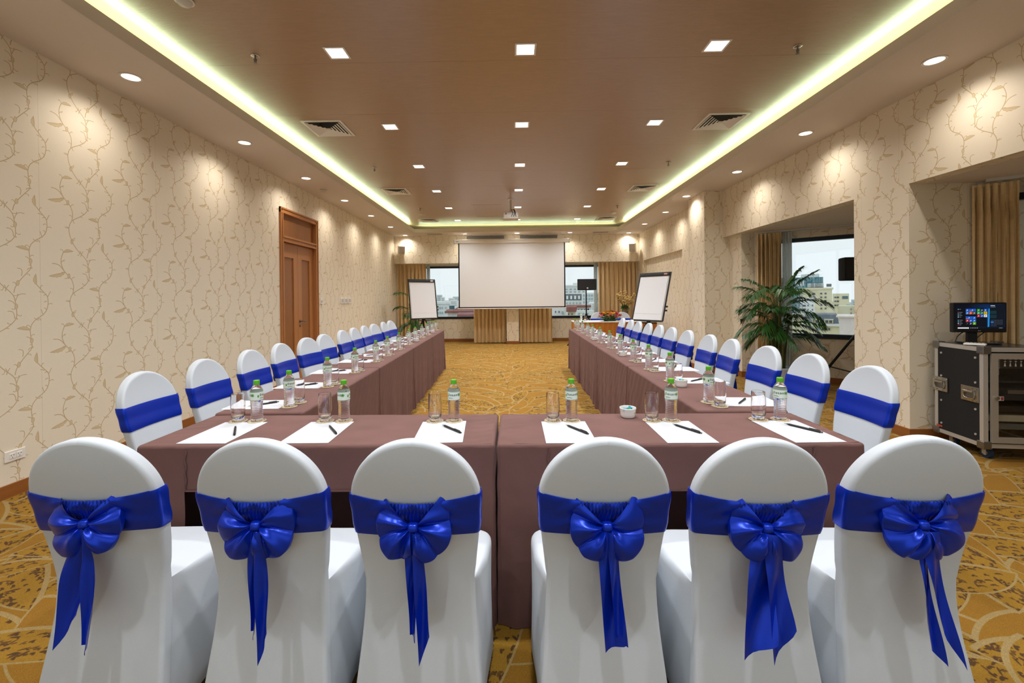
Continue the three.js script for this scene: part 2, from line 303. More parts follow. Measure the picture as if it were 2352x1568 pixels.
function bayWindow(ax, ad, len, dirx, dird, w0, w1, n) {
  const g = structGroup(`window_${n}`); g.position.set(ax, 0, -ad);
  g.rotation.y = Math.atan2(dird, dirx);                           // local x runs along the wall
  mesh('wall', wallPlate(rect(0, len, 0, BAY), [rect(w0, w1, 0.69, 2.255)], 0.15).translate(0, 0, -0.15), M.wall, g);
  mesh('baseboard', box(len, 0.092, 0.016, len / 2, 0.046, 0.008), M.woodBase, g);
  const fr = new THREE.Group(); fr.name = 'glazing'; fr.position.z = -0.06; g.add(fr);
  windowUnit(fr, w0, w1, 0.69, 2.255, [w0 + (w1 - w0) * 0.62]);
  return g;
}
bayWindow(4.02, 7.323, 2.5, 0.7976, -0.6032, 0.3, 2.4, 2);
bayWindow(4.33, 4.137, 2.5, 0.7976, -0.6032, 0.16, 2.4, 1);
bayWindow(4.7, 0.3, 1.8, 0, -1, 0.12, 1.68, 3);
struct('wall_right', room(6.0, 6.15, 0, BAY, 4.793, 5.85), M.wall);
struct('wall_right', room(6.3, 6.45, 0, BAY, 1.0, 2.7), M.wall);
for (const [n, x0, x1, m] of [[4, -3.3, -0.28, -1.9], [5, 0.24, 3.5, 1.9]]) {
  const g = structGroup(`window_${n}`); g.position.set(0, 0, -DW - 0.06); windowUnit(g, x0, x1, 0.72, 2.36, []);
}
{ const g = structGroup('window_6'); g.position.set(0, 0, -DB + 0.09); g.rotation.y = Math.PI; windowUnit(g, -3.5, 3.3, 0.3, 2.95, [-1.9, -0.2, 1.6]); }  // unseen rear window, inferred from cool chair backs, enlarged to strengthen that fill

{ // double door with a panelled transom
  const d = structGroup('door_1'); d.position.set(XL, 0, -(DOOR[0] + DOOR[1]) / 2); d.rotation.y = Math.PI / 2;   // local x = toward the near end, z into the room
  const w = DOOR[1] - DOOR[0], h = DOOR[2];
  const fr = [];
  for (const s of [-1, 1]) for (const [o, t, z] of [[0.0, 0.022, 0.03], [0.022, 0.03, 0.018], [0.052, 0.03, 0.026]]) fr.push(box(t, h, 0.16, s * (w / 2 - o - t / 2), h / 2, z - 0.08));
  for (const [o, t, z] of [[0.0, 0.022, 0.03], [0.022, 0.03, 0.018], [0.052, 0.03, 0.026]]) fr.push(box(w, t, 0.16, 0, h - o - t / 2, z - 0.08));
  for (const [o, t, z] of [[0, 0.028, 0.03], [0.028, 0.03, 0.014], [0.058, 0.03, 0.022]]) fr.push(box(w - 0.14, t, 0.16, 0, 2.34 - o - t / 2, z - 0.08));
  mesh('door_frame', merge(fr), M.wood, d);
  mesh('transom_panel', box(w - 0.16, 0.36, 0.03, 0, 2.51, -0.05), M.woodPanel, d);
  const lw = (w - 0.17) / 2;
  for (const s of [-1, 1]) {
    const leaf = new THREE.Group(); leaf.name = 'door_leaf'; leaf.position.set(s * (lw / 2 + 0.002), 0, -0.06); d.add(leaf);
    mesh('leaf_frame', merge([box(0.13, 2.24, 0.045, -lw / 2 + 0.065, 1.125, 0), box(0.13, 2.24, 0.045, lw / 2 - 0.065, 1.125, 0), box(lw - 0.26, 0.22, 0.045, 0, 2.135, 0), box(lw - 0.26, 0.3, 0.045, 0, 0.155, 0)]), M.wood, leaf);
    mesh('leaf_panel', box(lw - 0.25, 1.74, 0.02, 0, 1.165, -0.004), M.woodPanel, leaf);
    if (s > 0) mesh('door_handle', merge([cyl(0.024, 0.024, 0.012, -lw / 2 + 0.05, 1.0, 0.03, Math.PI / 2), cyl(0.009, 0.009, 0.05, -lw / 2 + 0.05, 1.0, 0.05, Math.PI / 2),
      tube([new THREE.Vector3(-lw / 2 + 0.05, 1.0, 0.072), new THREE.Vector3(-lw / 2 + 0.08, 1.006, 0.076), new THREE.Vector3(-lw / 2 + 0.13, 0.994, 0.074), new THREE.Vector3(-lw / 2 + 0.175, 1.0, 0.07)], 0.009, 16, 8), cyl(0.017, 0.017, 0.012, -lw / 2 + 0.05, 0.925, 0.03, Math.PI / 2)]), M.steel, leaf);
  }
  mesh('backing', box(w, h, 0.02, 0, h / 2, -0.14), M.woodPanel, d);
}

// ---------------------------------------------------------------- lamps and ceiling fittings
const lampTarget = (l) => { l.target.position.set(l.position.x, 0, l.position.z); scene.add(l, l.target); };
function downlight(name, x, d, y, square, label, group) {
  const o = thing(name, label, 'lamp', V(x, y, d), 0, group);
  if (square) {
    const t = wallPlate(rect(-0.088, 0.088, -0.088, 0.088), [rect(-0.072, 0.072, -0.072, 0.072)], 0.005); t.rotateX(Math.PI / 2); mesh('trim', t, M.white, o);
    mesh('diffuser', box(0.146, 0.003, 0.146, 0, -0.0015, 0), M.lampGlow, o);
  } else {
    mesh('trim', lathe([[0.062, 0], [0.062, -0.004], [0.078, -0.005], [0.08, 0], [0.062, 0]], 32), M.white, o);
    mesh('diffuser', cyl(0.063, 0.063, 0.003, 0, -0.0015, 0, 0, 0, 0, 32), M.lampGlow, o);
  }
  const l = new THREE.SpotLight(square ? WARM : WARMER, square ? LAMP_SQUARE : LAMP_ROUND, 0, square ? 1.25 : 1.3, 1, 2);
  l.position.copy(V(x, y - 0.012, d)); l.shadow.radius = 2.5; l.castShadow = true; lampTarget(l);
}
for (let i = -2; i < 6; i++) for (let j = -1; j < 2; j++)
  downlight('square_downlight', 0.1185 + j * 1.572, 3.6226 + 1.569 * i, CEIL, true, `square ceiling downlight, ${ORD[5 - i]} row from the screen, ${['door-side', 'centre', 'window-side'][j + 1]} column`, 'square downlights in the ceiling tray');
for (let i = -2; i < 7; i++) {
  downlight('round_downlight', -3.137, 3.546 + 1.516 * i, SOF, false, `round soffit downlight on the door side, ${ORD[6 - i]} from the far corner`, 'round downlights along the door wall');
  if (i === 3) downlight('round_downlight', 3.212, 8.112, SOF, false, 'round recessed downlight in the soffit beside the projecting column', null);
  else downlight('round_downlight', 3.354, 3.519 + 1.5245 * i, SOF, false, `round soffit downlight on the window side, ${ORD[6 - i]} from the far corner`, 'round downlights along the window wall');
}
for (const x of [-1.393, 0.121, 1.63]) downlight('round_downlight', x, 12.47, SOF, false, `round downlight in the far soffit ${x < -1 ? 'above the door-side screen edge' : x > 1 ? 'above the window-side screen edge' : 'in front of the column top'}`, 'round downlights above the screen');
{ // cove lamps on the soffit, behind the upstand
  const W = 0.035, runs = [[IL - 0.11, (IN + IF) / 2, W, IF - IN - 0.2], [IR + 0.11, (IN + IF) / 2, W, IF - IN - 0.2], [(IL + IR) / 2, IF + 0.11, IR - IL - 0.2, W], [(IL + IR) / 2, IN - 0.11, IR - IL - 0.2, W]];
  const where = ['above the door wall', 'above the window wall', 'over the far end', 'over the rear end'];
  runs.forEach(([x, d, a, b], i) => {
    const ch = new THREE.Mesh(box(a, 0.05, b + (a < b ? 0 : 0.0), 0, 0.025, 0), M.plaster); ch.name = 'lamp_ledge'; ch.position.copy(V(x, SOF + 0.03, d)); scene.getObjectByName('ceiling').add(ch);
    single('led_strip', box(a, 0.012, b, 0, 0.006, 0), M.ledGlow, `green-white light strip hidden in the ceiling cove ${where[i]}`, 'light strip', V(x, SOF + 0.08, d));
    const l = new THREE.RectAreaLight(COVECOL, COVE, a, b); l.position.copy(V(x, SOF + 0.094, d)); l.lookAt(l.position.x, 10, l.position.z + 0.0001); scene.add(l);
    if (a < b) l.rotation.set(Math.PI / 2, 0, 0); else l.rotation.set(Math.PI / 2, 0, 0);
  });
}
{ // square four-way air diffusers
  const proto = thing('air_diffuser', '', 'air vent', V(0, 0, 0));
  const ring = (a, b, y0, y1) => { const g = []; for (let k = 0; k < 4; k++) { const q = new THREE.BufferGeometry(); const P = [[-a, y0, a], [a, y0, a], [b, y1, b], [-b, y1, b]]; q.setAttribute('position', new THREE.Float32BufferAttribute([0, 1, 2, 0, 2, 3].flatMap((i) => P[i]), 3)); q.setAttribute('uv', new THREE.Float32BufferAttribute(new Array(12).fill(0), 2)); q.computeVertexNormals(); q.rotateY(k * Math.PI / 2); g.push(q); } return merge(g); };
  const fr = wallPlate(rect(-0.235, 0.235, -0.235, 0.235), [rect(-0.205, 0.205, -0.205, 0.205)], 0.009); fr.rotateX(Math.PI / 2); mesh('rim', fr, M.white, proto);
  mesh('duct', merge([box(0.41, 0.002, 0.41, 0, 0.3, 0), box(0.002, 0.3, 0.41, -0.204, 0.15, 0), box(0.002, 0.3, 0.41, 0.204, 0.15, 0), box(0.41, 0.3, 0.002, 0, 0.15, -0.204), box(0.41, 0.3, 0.002, 0, 0.15, 0.204)]), M.duct, proto);
  for (let k = 0; k < 5; k++) { const a = 0.205 - k * 0.036; mesh('louvre', ring(a, a - 0.030, -0.016, -0.004), M.white, proto); }
  mesh('centre_plate', box(0.05, 0.003, 0.05, 0, -0.011, 0), M.offwhite, proto);
  const spots = VENTS, lab = ['nearest the rear on the door side', 'with a torn centre louvre on the window side', 'midway along the door side', 'midway along the window side', 'by the far cove on the door side', 'by the far cove on the window side'];
  spots.forEach(([x, d], i) => { const o = i ? dup(proto, V(x, CEIL, d), 0) : proto; o.position.copy(V(x, CEIL, d)); tag(o, `white square air diffuser in the brown ceiling, ${lab[i]}`.replace('nearest the rear', 'first of three').replace('with a torn centre louvre', 'first of three'), 'air vent', 'square ceiling diffusers'); });
  for (const [x, s] of [[-2.24, 'door'], [2.5, 'window']]) {
    const o = thing('slot_grille', `grey slot air grille in the far soffit, ${s} side`, 'air vent', V(x, SOF, 12.44));
    mesh('grille_frame', merge([box(0.46, 0.006, 0.015, 0, -0.003, 0.07), box(0.46, 0.006, 0.015, 0, -0.003, -0.07), box(0.015, 0.006, 0.14, 0.2225, -0.003, 0), box(0.015, 0.006, 0.14, -0.2225, -0.003, 0)]), M.offwhite, o);
    mesh('backing', box(0.43, 0.002, 0.125, 0, -0.001, 0), M.duct, o);
    for (let k = 0; k < 5; k++) mesh('slat', box(0.43, 0.005, 0.008, 0, -0.003, -0.048 + k * 0.024), M.steel, o);
  }
}
{ // sprinkler heads, smoke detectors
  const p = thing('sprinkler', '', 'sprinkler'); 
  mesh('rosette', lathe([[0, 0], [0.034, 0], [0.034, -0.005], [0.02, -0.009], [0, -0.009]], 20), M.chrome, p);
  mesh('head', merge([cyl(0.008, 0.008, 0.03, 0, -0.022, 0, 0, 0, 0, 10), rod(new THREE.Vector3(-0.012, -0.03, 0), new THREE.Vector3(-0.006, -0.06, 0), 0.003, 6), rod(new THREE.Vector3(0.012, -0.03, 0), new THREE.Vector3(0.006, -0.06, 0), 0.003, 6), cyl(0.003, 0.003, 0.03, 0, -0.045, 0, 0, 0, 0, 6), cyl(0.016, 0.016, 0.003, 0, -0.062, 0, 0, 0, 0, 12)]), M.steel, p);
  const S = [[-2.155, 3.642, 'door'], [2.37, 3.653, 'window'], [-2.152, 6.774, 'door'], [2.393, 6.727, 'window'], [-2.104, 9.882, 'door'], [2.363, 9.876, 'window']], w = ['nearest the rear end', 'near the middle', 'near the screen end'];
  S.forEach(([x, d, s], i) => { const o = i ? dup(p, V(x, CEIL, d), 0) : p; o.position.copy(V(x, CEIL, d)); tag(o, `chrome fire sprinkler in the brown ceiling, ${s} side, ${w[i >> 1]}`, 'sprinkler', 'ceiling sprinklers'); });
  const q = thing('smoke_detector', '', 'smoke detector');
  mesh('base', lathe([[0, 0], [0.06, 0], [0.06, -0.012], [0, -0.012]], 24), M.whitePlastic, q); mesh('sensor', lathe([[0.05, -0.012], [0.048, -0.02], [0.036, -0.034], [0, -0.038]], 24), M.offwhite, q);
  [[-3.185, SOF, 7.295, 'white smoke detector on the soffit above the wooden door'], [-2.214, CEIL, 10.54, 'white smoke detector on the brown ceiling, door side'], [2.46, CEIL, 10.68, 'white smoke detector on the brown ceiling, window side'], [-2.235, CEIL, 2.953, 'white smoke detector on the brown ceiling by the first sprinkler']].forEach(([x, y, d, l], i) => { const o = i ? dup(q, V(x, y, d), 0) : q; o.position.copy(V(x, y, d)); tag(o, l, 'smoke detector'); });
}
{ // switches, thermostat, sockets on the door wall: local z faces the room
  const onLeft = (name, label, cat, y, d) => thing(name, label, cat, V(XL, y, d), Math.PI / 2);
  for (const [d, k] of [[8.86, 'nearest the door'], [9.06, 'middle one of three'], [9.26, 'nearest the far corner']]) {
    const o = onLeft('light_switch', `white double rocker light switch on the wallpaper, ${k}`, 'switch', 1.33, d);
    mesh('plate', rbox(0.16, 0.13, 0.012, 0.004, 0, 0, 0.006), M.whitePlastic, o); for (const x of [-0.03, 0.03]) mesh('rocker', rbox(0.05, 0.07, 0.008, 0.003, x, 0, 0.014, 0.06), M.offwhite, o);
  }
  let o = onLeft('thermostat', 'white round-dial control on the wall right beside the door frame', 'thermostat', 1.33, 7.9);
  mesh('plate', rbox(0.09, 0.12, 0.012, 0.004, 0, 0, 0.006), M.whitePlastic, o); mesh('dial', cyl(0.024, 0.022, 0.016, 0, 0.005, 0.02, Math.PI / 2), M.offwhite, o);
  const socket = (d, y, label) => {
    const s = onLeft('wall_socket', label, 'socket', y, d); mesh('plate', rbox(0.128, 0.074, 0.01, 0.003, 0, 0, 0.005), M.whitePlastic, s);
    for (const x of [-0.022, 0.022]) { const e = mesh('outlet', rbox(0.036, 0.036, 0.004, 0.002, x, 0, 0.011), M.white, s); for (const [a, b] of [[-0.008, 0.006], [0.008, 0.006], [0, -0.009]]) mesh('slot', box(0.003, 0.008, 0.002, x + a, b, 0.0125), M.black, e); }
  };
  socket(2.995, 0.283, 'white double power socket low on the door wall near the corner table'); socket(5.75, 0.283, 'white double power socket low on the wall left of the door');
  // linear air slots on the bulkhead, either side of the far column
  for (const [x0, x1, s] of [[-1.36, -0.26, 'door'], [0.21, 1.3, 'window']]) {
    const a = thing('air_slot', `dark linear air slot behind the screen housing, ${s} side of the column`, 'air vent', V((x0 + x1) / 2, 3.14, DF));
    mesh('slot_box', box(x1 - x0, 0.09, 0.012, 0, 0, 0.006), M.duct, a); for (const y of [-0.028, 0, 0.028]) mesh('blade', box(x1 - x0, 0.008, 0.012, 0, y, 0.016), M.steel, a);
  }
}
// ---------------------------------------------------------------- tables under fitted brown covers
function coverGeometry(w, dep, h, o) {                             // local: long side along x, z = sitter's side (+) / inner side (-)
  const { open = false, seed = 1, amp = 0.010 } = o, r = rng(seed), R = 0.014;
  const per = [], hw = w / 2, hd = dep / 2, pw = 0.21;
  const side = (x0, z0, x1, z1, nx, nz, stops) => { for (const t of stops) per.push({ x: x0 + (x1 - x0) * t, z: z0 + (z1 - z0) * t, nx, nz, t }); };
  const lin = (n) => Array.from({ length: n + 1 }, (_, i) => i / n);
  const long = [...lin(14).map((t) => t * pw / w), ...lin(40).map((t) => pw / w + t * (1 - 2 * pw / w)), ...lin(14).map((t) => 1 - pw / w + t * pw / w)].filter((t, i, a) => !i || t - a[i - 1] > 1e-6);
  const corner = (cx, cz, a0) => { for (let k = 1; k < 5; k++) { const a = a0 - k * Math.PI / 10; per.push({ x: cx + R * Math.cos(a), z: cz + R * Math.sin(a), nx: Math.cos(a), nz: Math.sin(a), t: -1 }); } };
  side(-hw + R, hd, hw - R, hd, 0, 1, long); const nFront = long.length; corner(hw - R, hd - R, Math.PI / 2);
  side(hw, hd - R, hw, -hd + R, 1, 0, lin(14)); corner(hw - R, -hd + R, 0);
  side(hw - R, -hd, -hw + R, -hd, 0, -1, long); corner(-hw + R, -hd + R, -Math.PI / 2);
  side(-hw, -hd + R, -hw, hd - R, -1, 0, lin(14)); corner(-hw + R, hd - R, Math.PI);
  const ph = Array.from({ length: 6 }, () => r() * 6.28), k1 = 7 + r() * 5, k2 = 19 + r() * 8, k3 = 52 + r() * 16;
  const ys = [...lin(16).map((t) => 0.004 + t * (h - 0.19 - 0.004)), ...lin(8).slice(1).map((t) => h - 0.19 + t * (0.19 - R))];
  const rows = ys.map((y) => per.map((p) => {
    const f = Math.pow(1 - y / h, 1.15), s = p.x * 1.0 + p.z * 1.7, e = Math.exp(-Math.pow((hw - Math.abs(p.x)) / 0.10, 2));
    let out = f * (amp * (Math.sin(s * k1 + ph[0]) + 0.6 * Math.sin(s * k2 + ph[1] + y * 2)) + 0.006 + 0.28 * amp * Math.sin(s * k3 + ph[2] + y * 5) * (0.5 + 0.5 * Math.sin(s * 3 + ph[4])));
    if (Math.abs(p.nz) > 0.5) out += f * e * (0.016 * Math.sin((hw - Math.abs(p.x)) * 46 + ph[3]) ); else out *= 0.5;
    if (Math.abs(p.nx) > 0.5) out = Math.min(out, 0.004);
    out += 0.0012 * Math.sin(s * 60 + y * 40);
    return [p.x + p.nx * out, y, p.z + p.nz * out];
  }));
  for (let k = 1; k < 5; k++) { const a = k * Math.PI / 8; rows.push(per.map((p) => [p.x - p.nx * R * (1 - Math.cos(a)), h - R + R * Math.sin(a), p.z - p.nz * R * (1 - Math.cos(a))])); }
  const pos = [], idx = [], uv = [], n = per.length; let arc = 0; const al = per.map((p, i) => { const q = per[(i + n - 1) % n]; if (i) arc += Math.hypot(p.x - q.x, p.z - q.z); return arc; });
  rows.forEach((row) => row.forEach((p, i) => { pos.push(...p); uv.push(al[i], p[1]); }));
  for (let j = 0; j + 1 < rows.length; j++) for (let i = 0; i < n; i++) {
    const b = (i + 1) % n;
    if (open && i + 1 < nFront && rows[j + 1][0][1] < h - 0.19 + 0.001) { const m = (per[i].x + per[b].x) / 2; if (Math.abs(m) < hw - pw) continue; }
    idx.push(j * n + i, j * n + b, (j + 1) * n + b, j * n + i, (j + 1) * n + b, (j + 1) * n + i);
  }
  const g = new THREE.BufferGeometry(); g.setAttribute('position', new THREE.Float32BufferAttribute(pos, 3)); g.setAttribute('uv', new THREE.Float32BufferAttribute(uv, 2)); g.setIndex(idx); g.computeVertexNormals();
  const top = new THREE.PlaneGeometry(w - 2 * R, dep - 2 * R, open ? 90 : 20, open ? 44 : 8); top.rotateX(-Math.PI / 2); top.translate(0, h, 0);
  const tp = top.attributes.position, tu = top.attributes.uv;
  for (let i = 0; i < tp.count; i++) { const x = tp.getX(i), z = tp.getZ(i); tp.setY(i, h + 0.0006 * Math.sin(x * 23 + ph[4]) * Math.sin(z * 31 + ph[5]) + (open ? 0.0011 * smooth(hw - 0.2, hw - 0.05, Math.abs(x)) * Math.sin(z * 95 + 4 * Math.sin(x * 17)) : 0)); tu.setXY(i, x, z); } top.computeVertexNormals();
  return merge([g, top]);
}
function tableSet(x, d, turn, w, dep, label, opts, group) {
  const t = thing('folding_table', `folding table hidden under its cover, ${label}`, 'table', V(x, 0, d), turn, group && 'folding tables of the ' + group);
  mesh('tabletop', box(w - 0.04, 0.03, dep - 0.04, 0, 0.73, 0), M.laminate, t);
  for (const a of [-1, 1]) for (const b of [-1, 1]) mesh('leg', box(0.03, 0.715, 0.03, a * (w / 2 - 0.1), 0.3575, b * (dep / 2 - 0.06)), M.blackMetal, t);
  const c = thing('table_cover', `brown fitted cloth over the table, ${label}`, 'tablecloth', V(x, 0, d), turn, group && 'brown covers of the ' + group);
  mesh('cloth', coverGeometry(w, dep, 0.75, opts), M.cloth, c);
  if (opts.open) for (const s of [-1, 1]) {                         // stitched seams beside the corner panels and along the top edge
    const pts = Array.from({ length: 12 }, (_, k) => new THREE.Vector3(s * (w / 2 - 0.212) + 0.003 * Math.sin(k * 1.7), 0.735 - k * 0.0158, dep / 2 + 0.0035)); mesh('seam', tube(pts, 0.0042, 30, 5), M.cloth, c);
  }
  if (opts.open) mesh('hem', box(w - 0.42, 0.006, 0.004, 0, 0.563, dep / 2 + 0.003), M.cloth, c);
  return c;
}
const TH = 0.75, FT = { x: -0.079, d0: 1.785, dep: 0.482 };
for (const s of [-1, 1]) tableSet(FT.x + s * 0.7535, FT.d0 + FT.dep / 2, 0, 1.497, FT.dep, s < 0 ? 'door-side half of the cross table' : 'window-side half of the cross table', { open: true, seed: 4 + s, amp: 0.006 });
const rowL = { a: Math.atan2(0.034, 1), d0: 2.285, x0: -1.135 }, rowR = { a: Math.atan2(0.0145, 1), d0: 2.285, x0: 0.965 };
for (let k = 0; k < 4; k++) {
  const d = 2.298 + 1.515 * k + 0.757, n = ORD[3 - k];
  tableSet(-1.135 - 0.034 * (d - 2.285) - 0.236, d, -Math.PI / 2 + rowL.a, 1.5, 0.472, `${n} from the flip chart on the door side`, { seed: 20 + k, amp: 0.011 }, 'door-side row');
  tableSet(0.965 + 0.0145 * (d - 2.285) + 0.236, d, Math.PI / 2 - rowR.a, 1.5, 0.472, `${n} from the flip chart on the window side`, { seed: 30 + k, amp: 0.011 }, 'window-side row');
}

// ---------------------------------------------------------------- chairs in white stretch covers with blue sashes
const CH = { top: 0.95, R: 0.192, yc: 0.757 };
function backHalf(y) {                                             // half width of the back below its dome
  if (y > 0.5) return 0.166 + (CH.R - 0.166) * smooth(0.46, CH.yc, y) + (y < 0.68 ? 0.0016 * Math.sin(y * 230) * smooth(0.68, 0.62, y) : 0);
  return 0.166 + (0.206 - 0.166) * smooth(0.52, -0.1, y) * 1.0;
}
const backZ = (x, y) => -0.15 * smooth(1.0, 0.42, y) * 0.62 * (1) + (y < 0.42 ? 0.05 * smooth(0.42, 0, y) : 0) - 0.5 * x * x * smooth(0.2, 0.6, y);
function backLoop(t, off = 0) {                                    // closed section of the padded back; t 0..1 floor to apex, off = outward offset
  const T = 0.024 + off, r = 0.013 + off * 0.5, split = 0.62; let w, y, nx, ny;
  if (t < split) { y = 0.004 + (CH.yc - 0.004) * t / split; w = backHalf(y); nx = 1; ny = 0; }
  else { const a = (t - split) / (1 - split) * Math.PI / 2; w = CH.R * Math.cos(a); y = CH.yc + (CH.top - CH.yc) * Math.sin(a); nx = Math.cos(a); ny = Math.sin(a); }
  w += off * nx; y += off * ny;
  const pts = [], push = (inset, z, s) => { const x = s * Math.max(0, w - nx * inset), yy = y - ny * inset; pts.push([x, yy, backZ(x, yy) + z]); };
  const rim = [[r, T], [r * 0.62, T - r * 0.08], [r * 0.29, T - r * 0.29], [r * 0.08, T - r * 0.62], [0, T - r], [0, 0], [0, -T + r], [r * 0.08, -T + r * 0.62], [r * 0.29, -T + r * 0.29], [r * 0.62, -T + r * 0.08], [r, -T]];
  const N = 14; for (let i = 1; i < N; i++) { const f = -1 + 2 * i / N, x = f * Math.max(0, w - nx * r), yy = y - ny * r; pts.push([x, yy, backZ(x, yy) + T]); }   // rear face, left to right
  for (const [a, z] of rim) push(a, z, 1);
  for (let i = N - 1; i > 0; i--) { const f = -1 + 2 * i / N, x = f * Math.max(0, w - nx * r), yy = y - ny * r; pts.push([x, yy, backZ(x, yy) - T]); }
  for (const [a, z] of [...rim].reverse()) push(a, z, -1);
  return pts;
}
function loftLoops(loops) {
  const n = loops[0].length, pos = loops.flat(2), idx = [], uv = [];
  loops.forEach((l, j) => l.forEach((p) => uv.push(p[0], p[1])));
  for (let j = 0; j + 1 < loops.length; j++) for (let i = 0; i < n; i++) { const b = (i + 1) % n; idx.push(j * n + i, j * n + b, (j + 1) * n + b, j * n + i, (j + 1) * n + b, (j + 1) * n + i); }
  const g = new THREE.BufferGeometry(); g.setAttribute('position', new THREE.Float32BufferAttribute(pos, 3)); g.setAttribute('uv', new THREE.Float32BufferAttribute(uv, 2)); g.setIndex(idx); g.computeVertexNormals(); return g;
}
const chairBack = (() => { const L = []; for (let j = 0; j <= 44; j++) L.push(backLoop(j < 26 ? j / 26 * 0.62 : 0.62 + 0.38 * (j - 26) / 18)); return loftLoops(L); })();
const chairSkirt = (() => {                                        // seat and stretched skirt down to the feet
  const L = [], N = 48, seat = 0.455;
  const ring = (y, hw, zb, zf, lift, rear = 1) => { const pts = []; for (let i = 0; i < N; i++) {
    const a = i / N * 2 * Math.PI, c = Math.cos(a), s = Math.sin(a), e = 0.28, px = Math.sign(c) * Math.pow(Math.abs(c), e), pz = Math.sign(s) * Math.pow(Math.abs(s), e);
    const sq = lift * Math.max(0, 1 - Math.pow(Math.min(Math.abs(px), Math.abs(pz)), 2)), back = smooth(-0.35, 0.9, pz), h = hw + (Math.min(hw, backHalf(y) - 0.006) - hw) * back * rear;   // narrows to the back panel
    pts.push([px * h * (1 - sq * 0.10), y + sq * 0.035, (zb + zf) / 2 + pz * (zb - zf) / 2 * (1 - sq * 0.05)]);
  } return pts; };
  for (let j = 0; j <= 14; j++) { const y = 0.004 + (seat - 0.03 - 0.004) * j / 14, f = 1 - y / seat; L.push(ring(y, 0.205 + 0.014 * f - 0.008 * Math.sin(Math.PI * f), backZ(0, y), -0.47 - 0.01 * f, Math.pow(f, 3))); }
  for (let k = 1; k <= 5; k++) { const a = k * Math.PI / 10; L.push(ring(seat - 0.03 + 0.03 * Math.sin(a), 0.205 - 0.03 * (1 - Math.cos(a)), -0.093, -0.47 + 0.03 * (1 - Math.cos(a)), 0)); }
  for (let k = 1; k <= 5; k++) L.push(ring(seat + 0.012 * Math.sin(k / 5 * Math.PI / 2), 0.175 * (1 - k / 5), -0.093 - 0.18 * k / 5, -0.44 + 0.17 * k / 5, 0, 0.3));
  return loftLoops(L);
})();
function sashGeometry(fine) {                                      // band round the back; pulled down and gathered behind
  const loops = [], rows = 10, N0 = fine ? 120 : 26, src = (y, off) => { const a = backLoop(y <= CH.yc ? (y - 0.004) / (CH.yc - 0.004) * 0.62 : 0.62 + 0.38 * Math.asin(Math.min(1, (y - CH.yc) / (CH.top - CH.yc))) / (Math.PI / 2), off); return a; };
  for (let j = -1; j <= rows + 1; j++) {
    const v = Math.min(1, Math.max(0, j / rows)), y = 0.656 + 0.128 * v, off = (j < 0 || j > rows) ? 0.0016 : 0.0035 + 0.0012 * Math.sin(v * 9), base = src(y, off);
    // resample the rear face more finely
    const rear = base.slice(0, 13), rest = base.slice(13), out = [], half = Math.abs(rear[0][0]) * 14 / 12;
    for (let i = 1; i < N0; i++) {
      const x = (-1 + 2 * i / N0) * half, q = Math.abs(x) / half, dip = 0.020 * v * (1 - q * q), g = smooth(0.085, 0.06, Math.abs(x)) * smooth(0.35, 0.7, v);
      const yy = y - dip, fold = fine ? g * 0.0042 * (1 + Math.sin(x * 620 + 1.5 * Math.sin(v * 14))) : 0, pull = smooth(0.06, 0.15, Math.abs(x));
      const wave = (1 - pull * 0.4) * 0.0036 * (1 + Math.sin(v * 15 * (0.4 + Math.abs(x) * 6) + Math.abs(x) * 22)) * smooth(0.19, 0.1, Math.abs(x)) * smooth(0, .15, v) * smooth(1, .85, v);
      out.push([x, yy, backZ(x, yy) + 0.024 + off + fold + wave + g * 0.002]);
    }
    loops.push([...out, ...rest]);
  }
  return loftLoops(loops);
}
const sashFine = sashGeometry(true), sashPlain = sashGeometry(false);
function wing(s, seed) {                                           // one half of the bow: a puffed fan of folds from knot to scalloped rim
  const r = rng(seed), p = [r() * 6, r() * 6, r() * 6], stretch = 0.96 + r() * 0.08;
  const R = (a) => { const d = a * 180 / Math.PI; const K = [[-92, 0.082], [-78, 0.104], [-55, 0.112], [-31, 0.110], [0, 0.104], [25, 0.108], [42, 0.118], [50, 0.122]]; for (let i = 0; i + 1 < K.length; i++) if (d <= K[i + 1][0]) { const f = Math.max(0, (d - K[i][0]) / (K[i + 1][0] - K[i][0])); return K[i][1] + (K[i + 1][1] - K[i][1]) * f; } return 0.122; };
  return grid(84, 26, (u, v) => {
    const a = (-92 + 142 * u) * Math.PI / 180, wob = 0.05 * Math.sin(a * 5 + p[0]), k = Math.min(1, v * 1.12), lo = smooth(0.75, 0.0, a);
    const ph = a * (2.7 + 0.5 * Math.sin(p[0])) + p[2] * 0.5 + 0.35 * Math.sin(2.6 * k + p[1]), rg = Math.pow(Math.abs(Math.sin(ph)), 0.75), rad = R(a) * stretch * (0.93 + 0.07 * rg) * k;
    const puff = Math.pow(Math.sin(Math.PI * Math.pow(k, 0.8) * 0.92), 0.9), env = smooth(0, 0.22, k) * (1 - 0.4 * k);
    let z = 0.006 + 0.024 * puff + env * ((0.010 + 0.016 * lo) * (rg - 0.5) + 0.0035 * Math.sin(ph * 3.3 + 3 * k)) + 0.008 * smooth(0.45, 0.85, a) * k; if (v > 0.89) z = z * (1 - (v - 0.89) / 0.11) + 0.003;
    const aa = a + wob * k; return [s * (0.004 + rad * Math.cos(aa)), 0.94 * rad * Math.sin(aa), Math.max(0.001, z)];
  });
}
